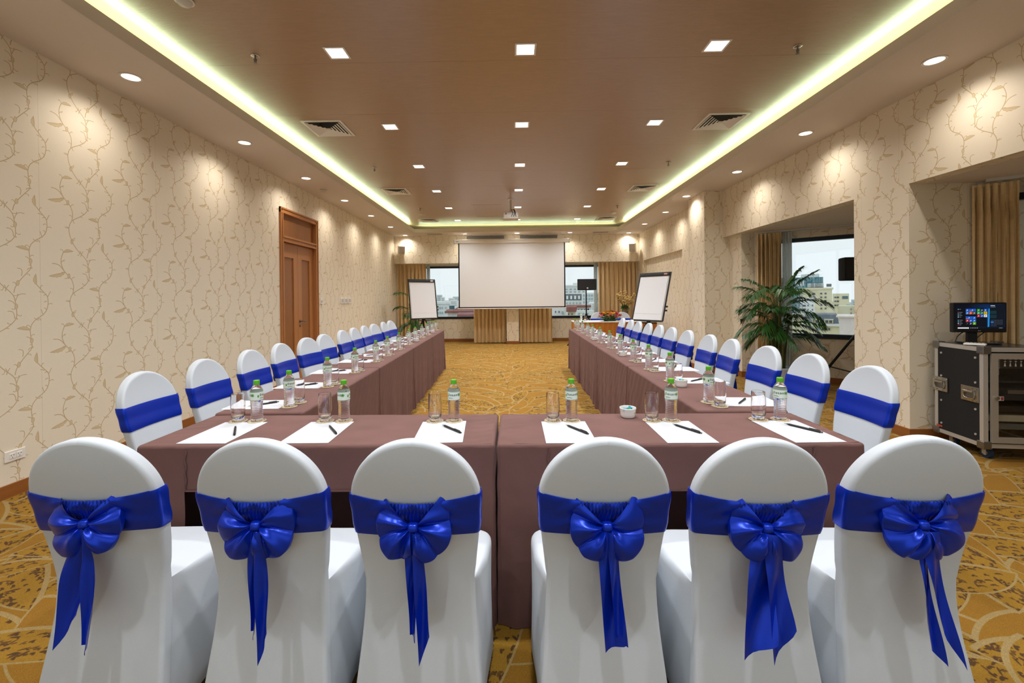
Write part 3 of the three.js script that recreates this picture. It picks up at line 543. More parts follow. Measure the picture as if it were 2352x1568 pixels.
function ribbon(x0, lean, len, w0, w1, curl, cut, z0) {              // hanging tail; cut = slanted end
  return grid(6, 22, (u, v) => {
    const e = (u - 0.5), w = w0 + (w1 - w0) * smooth(0, 0.5, v), l = len * v * (1 + cut * e * v);
    return [x0 + lean * v + e * w * (1 - 0.55 * Math.pow(Math.sin(v * Math.PI * curl), 2) * (curl > 0 ? 1 : 0)), -0.012 - l, z0 + 0.018 * (1 - smooth(0, 0.3, v)) + 0.008 * Math.cos(e * 5 + v * 4) * (0.4 + v) + 0.006 * Math.sin(v * 7 + e * 2)];
  });
}
function addBow(o, i) {
  const b = new THREE.Group(); b.name = 'bow'; const y = 0.692; b.position.set([-.002, .002, .0, .002, .004, .0][i], y, backZ(0, y) + 0.028); b.rotation.x = -0.14; b.rotation.z = [0.05, 0.0, -0.01, 0.02, -0.03, 0.05][i]; o.add(b);
  for (const s of [-1, 1]) mesh('bow_loop', wing(s, 50 + i * 2 + (s > 0 ? 1 : 0)), M.satin, b);
  mesh('knot', (() => { const g = new THREE.SphereGeometry(1, 20, 14); const p = g.attributes.position; for (let k = 0; k < p.count; k++) { const x = p.getX(k), yy = p.getY(k), z = p.getZ(k); p.setXYZ(k, Math.sign(x) * Math.pow(Math.abs(x), 0.6) * 0.0165 * (1 + 0.15 * yy * yy), Math.sign(yy) * Math.pow(Math.abs(yy), 0.7) * 0.0145, 0.014 + z * 0.018); } g.computeVertexNormals(); return g; })(), M.satin, b);
  const T = [[[-0.014, -0.030, 0.285, 0.045, 0.078, 0, -0.35], [0.010, 0.012, 0.33, 0.022, 0.028, 0, 0.06]],
    [[-0.006, 0.012, 0.285, 0.05, 0.042, 0.5, 0.05], [0.008, 0.035, 0.315, 0.03, 0.03, 0, -0.30]],
    [[-0.006, 0.012, 0.285, 0.05, 0.042, 0.5, 0.04], [0.008, 0.034, 0.31, 0.03, 0.03, 0, -0.28]],
    [[-0.004, 0.012, 0.312, 0.052, 0.058, 0, -0.09], [0.010, 0.012, 0.29, 0.03, 0.03, 0, 0.05]],
    [[-0.008, -0.022, 0.315, 0.055, 0.085, 0, -0.16], [0.010, 0.020, 0.295, 0.05, 0.055, 0, -0.34]],
    [[-0.004, -0.006, 0.335, 0.028, 0.032, 0.3, 0.10], [0.006, 0.020, 0.31, 0.045, 0.05, 0.35, 0.30]]][i];
  T.forEach((t, k) => mesh('tail', ribbon(t[0], t[1], t[2], t[3], t[4], t[5], t[6], 0.004 + 0.010 * k), M.satin, b));
}
function makeChair(label, group, bow) {
  const o = thing('banquet_chair', label, 'chair', V(0, 0, 0), 0, group);
  mesh('back_cover', chairBack, M.cover, o); mesh('seat_cover', chairSkirt, M.cover, o);
  mesh('sash', bow >= 0 ? sashFine : sashPlain, M.satin, o);
  if (bow >= 0) addBow(o, bow);
  return o;
}
[[-1.276, 1.262, 0.03], [-0.76, 1.25, 0.0], [-0.295, 1.24, 0.0], [0.261, 1.245, 0.0], [0.708, 1.236, -0.015], [1.16, 1.252, -0.02]].forEach(([x, d, a], i) => {
  const tail = ['a broad slanted ribbon tail', 'narrow twisted ribbon tails', 'narrow ribbon tails, third', 'a straight square-ended tail', 'a wide overlapping tail', 'two thin pointed tails'][i];
  const o = makeChair(`white-covered chair with blue bow and ${tail}, ${ORD[i]} from the door wall`, 'chairs along the cross table', i); o.position.copy(V(x, 0, d)); o.rotation.y = a;
});
const sideChair = makeChair('', '', -1);
{ // the same bow seen from behind on the side rows
  addBow(sideChair, 3);
  const LZ = [2.462, 2.981, 3.514, 4.028, 4.612, 5.059, 5.683, 6.15, 6.60, 7.075, 7.63, 8.106], RZ = [2.491, 3.026, 3.517, 4.108, 4.591, 5.204, 5.735, 6.212, 6.67, 7.15, 7.681, 8.34];
  const LX = [-2.148, -2.165, -2.17, -2.195, -2.225, -2.24, -2.27, -2.29, -2.295, -2.30, -2.31, -2.322], RX = [2.037, 2.06, 2.048, 2.058, 2.066, 2.085, 2.088, 2.088, 2.075, 2.06, 2.08, 2.095], r = rng(77);
  const JL = [0.02, 0, 0.02, 0, -0.12, -0.10, 0, 0, 0.02, -0.12, 0, -0.12], JR = [0, 0, 0, -0.08, 0, 0, 0, 0, 0, 0, 0, 0];
  let first = true;
  for (let i = 0; i < 12; i++) {
    const n = ORD[11 - i];
    for (const [x, d, a, s] of [[LX[i], LZ[i], -Math.PI / 2 + JL[i], 'door-side'], [RX[i], RZ[i], Math.PI / 2 + JR[i], 'window-side']]) {
      const label = `white-covered chair with blue sash, ${n} from the flip chart in the ${s} row`;
      const o = first ? sideChair : dup(sideChair, V(x, 0, d), a); first = false; o.position.copy(V(x, 0, d)); o.rotation.y = a + (r() - .5) * 0.04; tag(o, label, 'chair', `chairs in the ${s} row`);
    }
  }
  for (const [x, s] of [[2.215, 'nearer the screen'], [2.875, 'nearer the vase']]) { const o = dup(sideChair, V(x * 1.012, 0, 11.68), Math.PI); tag(o, `white-covered chair behind the orange-skirted head table, ${s}`, 'chair', 'chairs at the head table'); }
}
// ---------------------------------------------------------------- place settings
const labelTex = ctex(canvas(1024, 256, (c, w, h) => {
  c.fillStyle = '#d9e6dc'; c.fillRect(0, 0, w, h); c.fillStyle = '#2d6a34'; c.fillRect(0, 6, w, 9); c.fillRect(0, h - 15, w, 9);
  for (const o of [0, 512]) {
    c.fillStyle = '#173f2a'; c.font = 'bold 92px sans-serif'; c.fillText('Dasani', o + 70, 128); c.fillStyle = '#3d8f2a'; c.save(); c.translate(o + 405, 100); for (let k = 0; k < 7; k++) { c.rotate(Math.PI * 2 / 7); c.beginPath(); c.ellipse(0, -26, 11, 28, 0, 0, 7); c.fill(); } c.restore();
    c.fillStyle = '#37563f'; c.fillRect(o + 74, 172, 120, 8); c.fillRect(o + 74, 192, 150, 10); c.fillStyle = '#4a9a3c'; c.beginPath(); c.ellipse(o + 38, 130, 22, 40, 0, 0, 7); c.fill();
  }
}));
const labelMat = phys('#ffffff', 0.4, { map: labelTex }), padTex = ctex(canvas(420, 630, (c, w, h) => {
  c.fillStyle = '#ffffff'; c.fillRect(0, 0, w, h); c.strokeStyle = '#8f96a0'; c.lineWidth = 2; c.beginPath(); c.arc(70, 34, 12, 0, 7); c.stroke(); c.fillStyle = '#9aa0aa'; c.font = '11px sans-serif'; c.fillText('hotel', 56, 38); c.fillRect(38, 54, 64, 3); c.fillRect(30, h - 26, 150, 2); c.fillRect(30, h - 20, 110, 2);
}));
const padMat = std('#c4c7cd', 0.85, { map: padTex });
const coasterMat = std('#ffffff', 0.9, { map: ctex(canvas(128, 128, (c) => { const r = rng(8); c.fillStyle = '#b3a386'; c.fillRect(0, 0, 128, 128); for (let i = 0; i < 700; i++) { c.fillStyle = r() < .6 ? '#7f6f52' : '#d2c6ac'; c.fillRect(r() * 128, r() * 128, 7, 2.2); } })) });
function waterBottle() {
  const o = thing('water_bottle', '', 'bottle');
  const pr = [[0, 0.004], [0.012, 0.0025], [0.020, 0], [0.0255, 0.003], [0.0285, 0.010], [0.029, 0.018]];
  for (let k = 0; k <= 40; k++) { const y = 0.02 + 0.078 * k / 40; pr.push([0.0283 - 0.0022 * Math.sin(Math.PI * k / 40) + 0.0009 * Math.sin(k * 1.57), y]); }
  pr.push([0.0290, 0.101], [0.0294, 0.104], [0.0294, 0.147], [0.0290, 0.150], [0.0262, 0.158], [0.0215, 0.166], [0.0160, 0.174], [0.0132, 0.179], [0.0128, 0.184], [0, 0.184]);
  mesh('body', lathe(pr, 32), M.water, o);
  mesh('label', new THREE.CylinderGeometry(0.02975, 0.02975, 0.043, 40, 1, true).translate(0, 0.1255, 0).rotateY(-1.7), labelMat, o);
  mesh('cap', lathe([[0.0142, 0.180], [0.0148, 0.181], [0.0148, 0.186], [0.0142, 0.187], [0.0145, 0.188], [0.0142, 0.2], [0.0128, 0.2015], [0, 0.2015]], 24), M.green, o);
  return o;
}
function tumbler() {
  const o = thing('drinking_glass', '', 'glass');
  const g = new THREE.LatheGeometry([[0, 0], [0.022, 0], [0.0255, 0.002], [0.0285, 0.010], [0.0305, 0.024], [0.0325, 0.06], [0.0322, 0.09], [0.0300, 0.134], [0.0296, 0.1352], [0.0290, 0.134], [0.0309, 0.09], [0.0311, 0.06], [0.0288, 0.026], [0.024, 0.020], [0, 0.0185]].map((p) => new THREE.Vector2(...p)), 48);
  const p = g.attributes.position; for (let i = 0; i < p.count; i++) { const y = p.getY(i), x = p.getX(i), z = p.getZ(i), r = Math.hypot(x, z); if (y > 0.001 && y < 0.016 && r > 0.02) { const k = 1 - 0.05 * Math.pow(Math.abs(Math.cos(Math.atan2(z, x) * 6)), 2); p.setX(i, x * k); p.setZ(i, z * k); } } g.computeVertexNormals();
  mesh('tumbler', g, M.glass, o); return o;
}
function pen() {
  const o = thing('ballpoint_pen', '', 'pen');
  mesh('barrel', at(lathe([[0, -0.062], [0.0015, -0.062], [0.0042, -0.05], [0.0045, -0.01], [0.0045, 0.058], [0, 0.058]], 14), 0, 0.0046, 0, Math.PI / 2), M.black, o);
  mesh('tip', at(lathe([[0, -0.07], [0.0008, -0.07], [0.0018, -0.06], [0, -0.06]], 10), 0, 0.0046, 0, Math.PI / 2), M.steel, o);
  mesh('clip', box(0.003, 0.0015, 0.036, 0, 0.0102, 0.038), M.blackMetal, o); mesh('button', at(cyl(0.0025, 0.0025, 0.009, 0, 0, 0, 0, 0, 0, 10), 0, 0.0046, 0.062, Math.PI / 2), M.black, o);
  o.children.forEach((m) => m.geometry.scale(1.1, 1.1, 1.18));
  return o;
}
const P0 = { bottle: waterBottle(), glass: tumbler(), pen: pen(), coaster: null, pad: null }; const used = {};
function place(kind, pos, turn, label, cat, group) {
  let o; if (!used[kind]) { o = P0[kind]; used[kind] = 1; } else o = dup(P0[kind], pos, turn); o.position.copy(pos); o.rotation.y = turn; return tag(o, label, cat, group);
}
const coasterGeo = lathe([[0, 0], [0.042, 0], [0.043, 0.0015], [0.042, 0.003], [0, 0.003]], 32), padGeo = new THREE.BoxGeometry(0.211, 0.0012, 0.316); padGeo.translate(0, 0.0006, 0);
const Y0 = TH + 0.0008;
function setting(where, grp, bottle, glass, pad, padTurn, penAt, penTurn) {
  single('coaster', coasterGeo, coasterMat, `woven coaster under the bottle, ${where}`, 'coaster', V(bottle[0], Y0, bottle[1]), 0, 'bottle coasters ' + grp);
  single('coaster', coasterGeo, coasterMat, `woven coaster under the tumbler, ${where}`, 'coaster', V(glass[0], Y0, glass[1]), 0, 'glass coasters ' + grp);
  place('bottle', V(bottle[0], Y0 + 0.0031, bottle[1]), bottle[2] || 0, `green-capped water bottle, ${where}`, 'bottle', 'water bottles ' + grp);
  place('glass', V(glass[0], Y0 + 0.0031, glass[1]), 0, `empty clear tumbler, ${where}`, 'glass', 'tumblers ' + grp);
  single('note_paper', padGeo, padMat, `white letterhead note paper, ${where}`, 'paper', V(pad[0], Y0, pad[1]), padTurn, 'note papers ' + grp);
  place('pen', V(penAt[0], Y0 + 0.0013, penAt[1]), penTurn, `black ballpoint pen, ${where}`, 'pen', 'pens ' + grp);
}
[[-1.324, 1.967, 0.0, -1.379, -1.284, 2.145, -1.284, 1.974, .545], [-0.892, 1.967, 0.02, -0.938, -0.844, 2.138, -0.836, 1.983, .601], [-0.333, 1.965, 0.06, -0.391, -0.297, 2.130, -0.288, 1.985, .705], [0.235, 1.955, 0.0, 0.187, 0.278, 2.127, 0.282, 1.97, .543], [0.733, 1.953, 0.0, 0.665, 0.759, 2.12, 0.777, 1.974, .492], [1.248, 1.955, 0.03, 1.183, 1.287, 2.130, 1.297, 1.976, .514]].forEach(([px, pd, pt, gx, bx, bd, nx, nd, nt], i) =>
  setting(`${ORD[i]} setting from the door wall on the cross table`, 'on the cross table', [bx, bd, [-.9, -.6, .35, .35, -.1, -.35][i]], [gx, bd], [px, pd], pt, [nx, nd], nt));
{
  const LZ = [2.434, 2.983, 3.557, 4.165, 4.601, 5.133, 5.707, 6.157, 6.682, 7.198, 7.688, 8.169], RZ = [2.452, 3.084, 3.588, 4.072, 4.601, 5.136, 5.75, 6.321, 6.756, 7.328, 7.862, 8.252], r = rng(99);
  for (let i = 0; i < 12; i++) {
    const n = ORD[11 - i], dl = LZ[i], dr = RZ[i], xl = -1.27 - 0.034 * (dl - 2.4), xr = 1.10 + 0.012 * (dr - 2.45);
    setting(`${n} setting from the flip chart, door-side row`, 'in the door-side row', [xl, dl, 1.2 + r()], [xl + 0.008, dl + 0.095], [xl - 0.2, dl + 0.05], Math.PI / 2 + rowL.a + (r() - .5) * .06, [xl - 0.17, dl + 0.045], 2.3 + (r() - .5) * .4);
    setting(`${n} setting from the flip chart, window-side row`, 'in the window-side row', [xr, dr + 0.03, -1.4 - r()], [xr + 0.02, dr - 0.06], [xr + 0.222, dr + 0.04], -Math.PI / 2 - rowR.a + (r() - .5) * .06, [xr + 0.19, dr + 0.035], 2.34 + (r() - .5) * .3);
  }
}
{ // ramekins of wrapped sweets
  const bowlGeo = lathe([[0, 0], [0.030, 0], [0.034, 0.003], [0.0365, 0.012], [0.0372, 0.018], [0.0395, 0.04], [0.0408, 0.0415], [0.0408, 0.0475], [0.0395, 0.049], [0.0378, 0.048], [0.0370, 0.040], [0.0345, 0.014], [0.028, 0.008], [0, 0.008]], 40);
  const sweet = merge([(() => { const g = new THREE.SphereGeometry(0.009, 14, 10); g.scale(1.25, 0.7, 0.8); return g; })(), cyl(0.002, 0.007, 0.011, 0.0155, 0, 0, 0, 0, -Math.PI / 2, 8), cyl(0.007, 0.002, 0.011, -0.0155, 0, 0, 0, 0, -Math.PI / 2, 8)]);
  const r = rng(14);
  [[0.568, 2.19, 'beside a tumbler on the cross table'], [1.113, 2.92, 'second setting back on the window-side row'], [1.104, 4.44, 'halfway along the window-side row'], [1.121, 6.08, 'near the head table on the window-side row'], [-1.372, 6.09, 'on the door-side row near the flip chart'], [-1.432, 7.62, 'at the flip chart end of the door-side row']].forEach(([x, d, w], i) => {
    single('ramekin', bowlGeo, M.ceramic, `white ceramic ramekin of blue sweets, ${w}`, 'bowl', V(x, Y0, d));
    for (let k = 0; k < 6; k++) {
      const a = k * 1.05 + r(), q = k ? 0.019 : 0, o = single('wrapped_sweet', sweet, k % 3 === 2 ? M.green : M.blueWrap, `${k % 3 === 2 ? 'green' : 'blue'} wrapped sweet in the ramekin ${w}`, 'sweet', V(x + q * Math.cos(a), Y0 + 0.030 + (k === 0 ? 0.012 : 0.004 * (k % 2)), d + q * Math.sin(a)), 0, `sweets in the ramekin ${w}`);
      o.rotation.set((r() - .5) * .8, r() * 6, (r() - .5) * .9);
    }
  });
}
// ---------------------------------------------------------------- curtains
function curtainGeo(len, y0, y1, folds, amp, seed, pinch = 0.35) {   // local x along the rail, z toward the room
  const r = rng(seed), ph = r() * 6, jit = Array.from({ length: folds + 2 }, () => (r() - .5) * 0.5), n = folds * 9;
  const g = grid(n, 26, (u, v) => {
    const y = y1 + (y0 - y1) * v, k = Math.floor(u * folds), s = u * folds * 2 * Math.PI, drop = smooth(0, 0.10, v), A = amp * (pinch + (1 - pinch) * drop) * (1 + jit[k] * 0.6 * Math.sin(Math.PI * (u * folds - k)));
    const sway = jit[k + 1] * 0.012 * Math.sin(v * 4 + k);
    const head = v < 0.085 ? 0.012 * Math.cos(s) : 0, neck = -0.35 * amp * Math.exp(-Math.pow((v - 0.075) / 0.02, 2));
    return [u * len + sway * smooth(0, .1, u) * smooth(1, .9, u) + 0.25 * amp * Math.sin(2 * s), y, A * Math.sin(s + ph * 0 + 0.5 * Math.sin(v * 5 + k)) + head + neck];
  });
  const uv = g.attributes.uv; for (let i = 0; i < uv.count; i++) uv.setXY(i, uv.getX(i) * len * 2.4, uv.getY(i) * (y1 - y0)); return g;
}
function curtain(name, x, d, turn, len, y0, y1, folds, amp, mat, label, seed) {
  const o = thing(name, label, 'curtain', V(x, 0, d), turn);
  mesh('drape', curtainGeo(len, y0, y1, folds, amp, seed), mat, o);
  mesh('header_tape', box(len, 0.02, 0.006, len / 2, y1 - 0.01, -amp * 0.3), mat, o); return o;
}
curtain('curtain', -3.5, 13.0, 0, 0.9, 0.03, 2.385, 8, 0.062, M.gold, 'gold silk curtain in the far corner behind the palm', 1);
curtain('curtain', -1.19, 12.98, 0, 0.96, 0.03, 2.385, 8, 0.066, M.gold, 'gold silk curtain below the screen on the door side of the column', 2);
curtain('curtain', 0.165, 12.98, 0, 0.98, 0.03, 2.385, 8, 0.066, M.gold, 'gold silk curtain below the screen on the window side of the column', 3);
curtain('curtain', 2.52, 13.0, 0, 1.16, 0.03, 2.385, 9, 0.07, M.gold, 'wide gold silk curtain behind the head table', 4);
curtain('sheer_curtain', -2.62, 13.15, 0, 0.1, 0.1, 2.385, 3, 0.03, M.sheer, 'narrow grey sheer curtain beside the far corner curtain', 5);
curtain('sheer_curtain', 2.42, 13.15, 0, 0.12, 0.1, 2.385, 3, 0.03, M.sheer, 'narrow grey sheer curtain between speaker and wide gold curtain', 6);
const bayTurn = Math.atan2(-0.6032, 0.7976), alongBay = (ax, ad, t, off) => [ax + 0.7976 * t - 0.6032 * off, ad - 0.6032 * t - 0.7976 * off];
{
  let [x, d] = alongBay(4.02, 7.323, 0.06, 0.16); curtain('curtain', x, d, bayTurn, 0.34, 0.02, 2.352, 6, 0.06, M.gold, 'gathered gold curtain behind the tall potted palm', 7);
  [x, d] = alongBay(4.02, 7.323, 0.40, 0.10); curtain('sheer_curtain', x, d, bayTurn, 0.13, 0.02, 2.35, 3, 0.035, M.sheer, 'white sheer curtain hanging beside the tall potted palm', 8);
  [x, d] = alongBay(4.33, 4.137, -0.045, 0.06); curtain('curtain', x, d, bayTurn, 0.29, 0.02, 2.352, 6, 0.036, M.gold, 'gathered gold curtain behind the computer monitor', 9);
  [x, d] = alongBay(4.33, 4.137, 0.275, 0.07); curtain('sheer_curtain', x, d, bayTurn, 0.07, 0.02, 2.34, 2, 0.025, M.sheer, 'white sheer curtain at the window edge by the equipment case', 10);
  for (const [ax, ad, n, l] of [[4.02, 7.323, 2.3, 'bay with the palm'], [4.33, 4.137, 2.3, 'bay with the equipment case']]) {
    [x, d] = alongBay(ax, ad, 0.03, 0.13); const o = thing('curtain_rail', `white curtain track under the head of the ${l}`, 'curtain rail', V(x, 2.372, d), bayTurn);
    mesh('track', box(n, 0.026, 0.03, n / 2, 0, 0), M.alu, o); for (let k = 0; k < 4; k++) mesh('bracket', box(0.03, 0.03, 0.07, 0.1 + k * 0.68, 0.002, -0.03), M.white, o);
  }
}
// ---------------------------------------------------------------- screen, projector, loudspeakers
{
  const o = thing('projection_screen', 'large white pull-down projection screen with black border hanging at the far end', 'projection screen', V(-0.042, 0, 12.35));
  const w = 3.03, top = 2.91, bot = 1.07, tex = std('#e2e2e1', 0.75);
  mesh('screen_surface', box(w - 0.07, top - bot - 0.03, 0.004, 0, (top + bot) / 2 + 0.012, 0), tex, o);
  mesh('border', merge([box(0.034, top - bot, 0.005, -w / 2 + 0.017, (top + bot) / 2, 0), box(0.034, top - bot, 0.005, w / 2 - 0.017, (top + bot) / 2, 0), box(w, 0.034, 0.005, 0, bot + 0.017, 0)]), M.black, o);
  mesh('weight_bar', merge([cyl(0.013, 0.013, w + 0.04, 0, bot - 0.012, 0, 0, 0, Math.PI / 2)]), M.white, o);
  mesh('housing', rbox(w + 0.22, 0.105, 0.1, 0.02, 0, 2.962, -0.0), M.whitePlastic, o);
  for (const s of [-1, 1]) { mesh('end_cap', rbox(0.03, 0.112, 0.108, 0.01, s * (w / 2 + 0.118), 2.962, 0), M.offwhite, o); mesh('hanger', merge([box(0.02, 0.2, 0.004, s * 1.38, 3.105, 0), box(0.05, 0.006, 0.04, s * 1.38, 3.199, 0)]), M.white, o); }
  mesh('maker_plate', box(0.07, 0.018, 0.002, -w / 2 - 0.02, 2.955, 0.051), M.steel, o);
}
{
  const o = thing('projector', 'white ceiling projector on a pole with black cables', 'projector', V(-0.04, 3.412, 9.1));
  mesh('ceiling_plate', cyl(0.06, 0.06, 0.012, 0, -0.006, 0), M.white, o); mesh('pole', cyl(0.021, 0.021, 0.27, 0, -0.14, 0), M.alu, o); mesh('mount', merge([box(0.16, 0.012, 0.12, 0, -0.277, 0), box(0.05, 0.03, 0.05, 0, -0.265, 0)]), M.white, o);
  mesh('body', rbox(0.31, 0.115, 0.25, 0.022, 0, -0.343, 0), M.whitePlastic, o); mesh('base_rim', rbox(0.315, 0.03, 0.255, 0.012, 0, -0.412, 0), M.offwhite, o);
  mesh('lens_ring', cyl(0.04, 0.045, 0.03, 0.06, -0.34, -0.13, Math.PI / 2), M.black, o); mesh('speaker_disc', cyl(0.018, 0.018, 0.003, -0.1, -0.325, 0.126, Math.PI / 2), M.steel, o);
  for (const [a, b] of [[0.02, 0.035], [0.06, 0.075], [0.075, 0.13]]) mesh('cable', tube([new THREE.Vector3(0.02, -0.22, 0.02), new THREE.Vector3(a, -0.245, 0.12), new THREE.Vector3(a + .02, -0.31, 0.15), new THREE.Vector3(b - .02, -0.385, 0.128)], 0.006, 18, 6), M.black, o);
}
for (const [x, s] of [[-3.33, -1], [3.53, 1]]) {                      // white wall speakers high in the far corners
  const o = thing('wall_speaker', `white wall speaker high in the far corner on the ${s < 0 ? 'door' : 'window'} side`, 'loudspeaker', V(x, 2.79, DF), -s * 0.45);
  mesh('bracket', box(0.05, 0.05, 0.1, 0, 0, 0.04), M.offwhite, o); mesh('cabinet', rbox(0.2, 0.26, 0.15, 0.04, 0, 0, 0.14, 0.18), M.whitePlastic, o);
  mesh('grille', rbox(0.165, 0.22, 0.02, 0.01, 0, -0.012, 0.208, 0.18), M.offwhite, o); mesh('badge', box(0.02, 0.015, 0.004, 0.03, -0.09, 0.234, 0.18), M.steel, o);
}
const badgeTex = std('#ffffff', 0.4, { map: ctex(canvas(64, 64, (c) => { c.fillStyle = '#c9c9cc'; c.fillRect(0, 0, 64, 64); c.fillStyle = '#16171a'; c.fillRect(7, 7, 50, 50); c.fillStyle = '#d8d8da'; c.font = 'bold 26px sans-serif'; c.fillText('JBL', 9, 41); })) });
function standSpeaker(label, x, d, turn, yc, knobY) {
  const st = thing('speaker_stand', `black tripod stand carrying ${label}`, 'stand', V(x, 0, d), turn + 0.5);
  mesh('pole', cyl(0.019, 0.016, yc - 0.15 - 0.12, 0, 0.12 + (yc - 0.27) / 2, 0), M.blackMetal, st);
  mesh('collar', merge([cyl(0.032, 0.032, 0.08, 0, 0.86, 0), cyl(0.028, 0.028, 0.06, 0, 0.3, 0)]), M.black, st); mesh('knob', merge([cyl(0.01, 0.01, 0.05, 0.05, knobY, 0, 0, 0, Math.PI / 2), cyl(0.02, 0.02, 0.018, 0.075, knobY, 0, 0, 0, Math.PI / 2)]), M.black, st);
  for (let k = 0; k < 3; k++) { const a = k * 2.0944, c = Math.cos(a), s = Math.sin(a); mesh('leg', merge([rod(new THREE.Vector3(c * 0.02, 0.86, s * 0.02), new THREE.Vector3(c * 0.55, 0.02, s * 0.55), 0.017, 8), rod(new THREE.Vector3(c * 0.02, 0.3, s * 0.02), new THREE.Vector3(c * 0.33, 0.37, s * 0.33), 0.009, 6)]), M.blackMetal, st); mesh('rubber_foot', cyl(0.022, 0.02, 0.03, c * 0.555, 0.015, s * 0.555), M.rubber, st); }
  const o = thing('loudspeaker', label, 'loudspeaker', V(x, yc - 0.15, d), turn);
  const sh = new THREE.Shape(); sh.moveTo(-0.24, 0); sh.lineTo(0.24, 0); sh.quadraticCurveTo(0.225, 0.2, 0.15, 0.28); sh.lineTo(-0.15, 0.28); sh.quadraticCurveTo(-0.225, 0.2, -0.24, 0);
  const cab = new THREE.ExtrudeGeometry(sh, { depth: 0.27, bevelEnabled: true, bevelSize: 0.015, bevelThickness: 0.015, bevelSegments: 3 }); cab.rotateX(-Math.PI / 2); cab.rotateY(Math.PI); cab.translate(0, 0.015, 0.0);
  // extruded upwards: front edge (y = 0 of the shape) faces the listener
  mesh('cabinet', at(cab, 0, 0.002, 0.13, 0, Math.PI, 0), M.blackMatte, o);
  const gr = grid(16, 6, (u, v) => { const X = (u - .5) * 0.46; return [X, 0.02 + 0.265 * v, 0.146 + 0.022 * (1 - Math.pow(2 * u - 1, 2))]; }); mesh('grille', gr, std('#0c0d10', 0.6, { bumpMap: fineBump, bumpScale: 0.001 }), o);
  mesh('badge', box(0.038, 0.038, 0.003, 0.01, 0.055, 0.1705), badgeTex, o); mesh('pole_socket', cyl(0.035, 0.035, 0.008, 0, 0.004, 0), M.black, o);
}
standSpeaker('black loudspeaker in front of the far window by the head table', 1.99, 11.95, 0, 1.694, 1.02);

// ---------------------------------------------------------------- flip charts
function flipChart(label, x, y, d, yaw, tilt, marker) {
  const W = 0.7, H = 1.0, o = thing('flip_chart', label, 'flip chart', V(x, 0, d), yaw);
  const b = new THREE.Group(); b.name = 'board'; b.position.y = y; b.rotation.x = -tilt; o.add(b);
  mesh('board_frame', merge([rbox(0.03, H, 0.025, 0.008, -W / 2, H / 2, 0), rbox(0.03, H, 0.025, 0.008, W / 2, H / 2, 0), rbox(W, 0.03, 0.025, 0.008, 0, 0.0, 0), rbox(W + 0.03, 0.03, 0.025, 0.008, 0, H, 0)]), M.black, b);
  mesh('board_panel', box(W - 0.02, H - 0.02, 0.008, 0, H / 2, 0), M.white, b);
  mesh('paper_pad', box(W - 0.06, H - 0.1, 0.012, 0, H / 2 - 0.035, 0.012), M.paper, b); mesh('top_sheet', box(W - 0.06, (H - 0.1) * 0.86, 0.0015, 0, H / 2 - 0.035 + (H - 0.1) * 0.07, 0.0188), M.paper, b);
  mesh('clamp_bar', rbox(W - 0.02, 0.055, 0.03, 0.01, 0, H - 0.038, 0.018), M.black, b); mesh('maker_label', box(0.07, 0.03, 0.002, W / 2 - 0.09, H - 0.035, 0.034), marker, b);
  mesh('pen_tray', box(W * 0.6, 0.012, 0.07, 0.03, -0.05, 0.03), M.blackMetal, b); for (const k of [0.22, 0.30]) mesh('wing_knob', cyl(0.018, 0.018, 0.03, W / 2 + 0.03, k, -0.01, 0, 0, Math.PI / 2), M.black, b);
  const hub = new THREE.Vector3(0, y + 0.25, -0.05 - 0.27 * Math.tan(tilt)); mesh('neck', rod(hub, new THREE.Vector3(0, y - 0.25, -0.05), 0.02, 10), M.blackMetal, o);
  for (const [ex, ez] of [[-0.42, 0.18], [0.42, 0.18], [0, -0.55]]) { mesh('leg', rod(new THREE.Vector3(ex * 0.06, y - 0.02, -0.06), new THREE.Vector3(ex, 0.015, ez), 0.016, 8), M.blackMetal, o); mesh('rubber_foot', cyl(0.022, 0.022, 0.03, ex, 0.015, ez), M.rubber, o); }
}
flipChart('flip chart with black frame before the far left palm and curtain', -2.234, 0.853, 10.876, 0.56, 0.194, M.white);
flipChart('flip chart leaning beside the head table with a red maker label', 2.664, 0.872, 8.75, -0.907, 0.303, std('#c98c84', 0.6));

// ---------------------------------------------------------------- head table with pleated skirt, flowers, vase
{
  const X0 = 1.47, X1 = 3.43, D0 = 10.5, D1 = 11.1, o = thing('head_table', 'head table with white top cloth and pleated orange skirt', 'table', V((X0 + X1) / 2, 0, (D0 + D1) / 2));
  const w = X1 - X0, dp = D1 - D0; mesh('top_cloth', rbox(w + 0.02, 0.024, dp + 0.02, 0.008, 0, 0.752, 0), M.paper, o);
  const per = 2 * (w + dp), n = 300;
  const g = grid(n, 8, (u, v) => { let s = u * per, x, z, nx = 0, nz = 0; if (s < w) { x = -w / 2 + s; z = dp / 2; nz = 1; } else if (s < w + dp) { x = w / 2; z = dp / 2 - (s - w); nx = 1; } else if (s < 2 * w + dp) { x = w / 2 - (s - w - dp); z = -dp / 2; nz = -1; } else { x = -w / 2; z = -dp / 2 + (s - 2 * w - dp); nx = -1; }
    const k = 0.5 + 0.5 * Math.sin(u * per / 0.13 * 6.283), out = (0.008 + 0.03 * v) * k * k - 0.004; return [x + nx * out, 0.74 - 0.73 * v, z + nz * out]; }, true);
  mesh('skirt', g, M.orange, o);
  for (const a of [-1, 1]) for (const b of [-1, 1]) mesh('leg', box(0.04, 0.74, 0.04, a * (w / 2 - 0.06), 0.37, b * (dp / 2 - 0.06)), M.blackMetal, o);
}
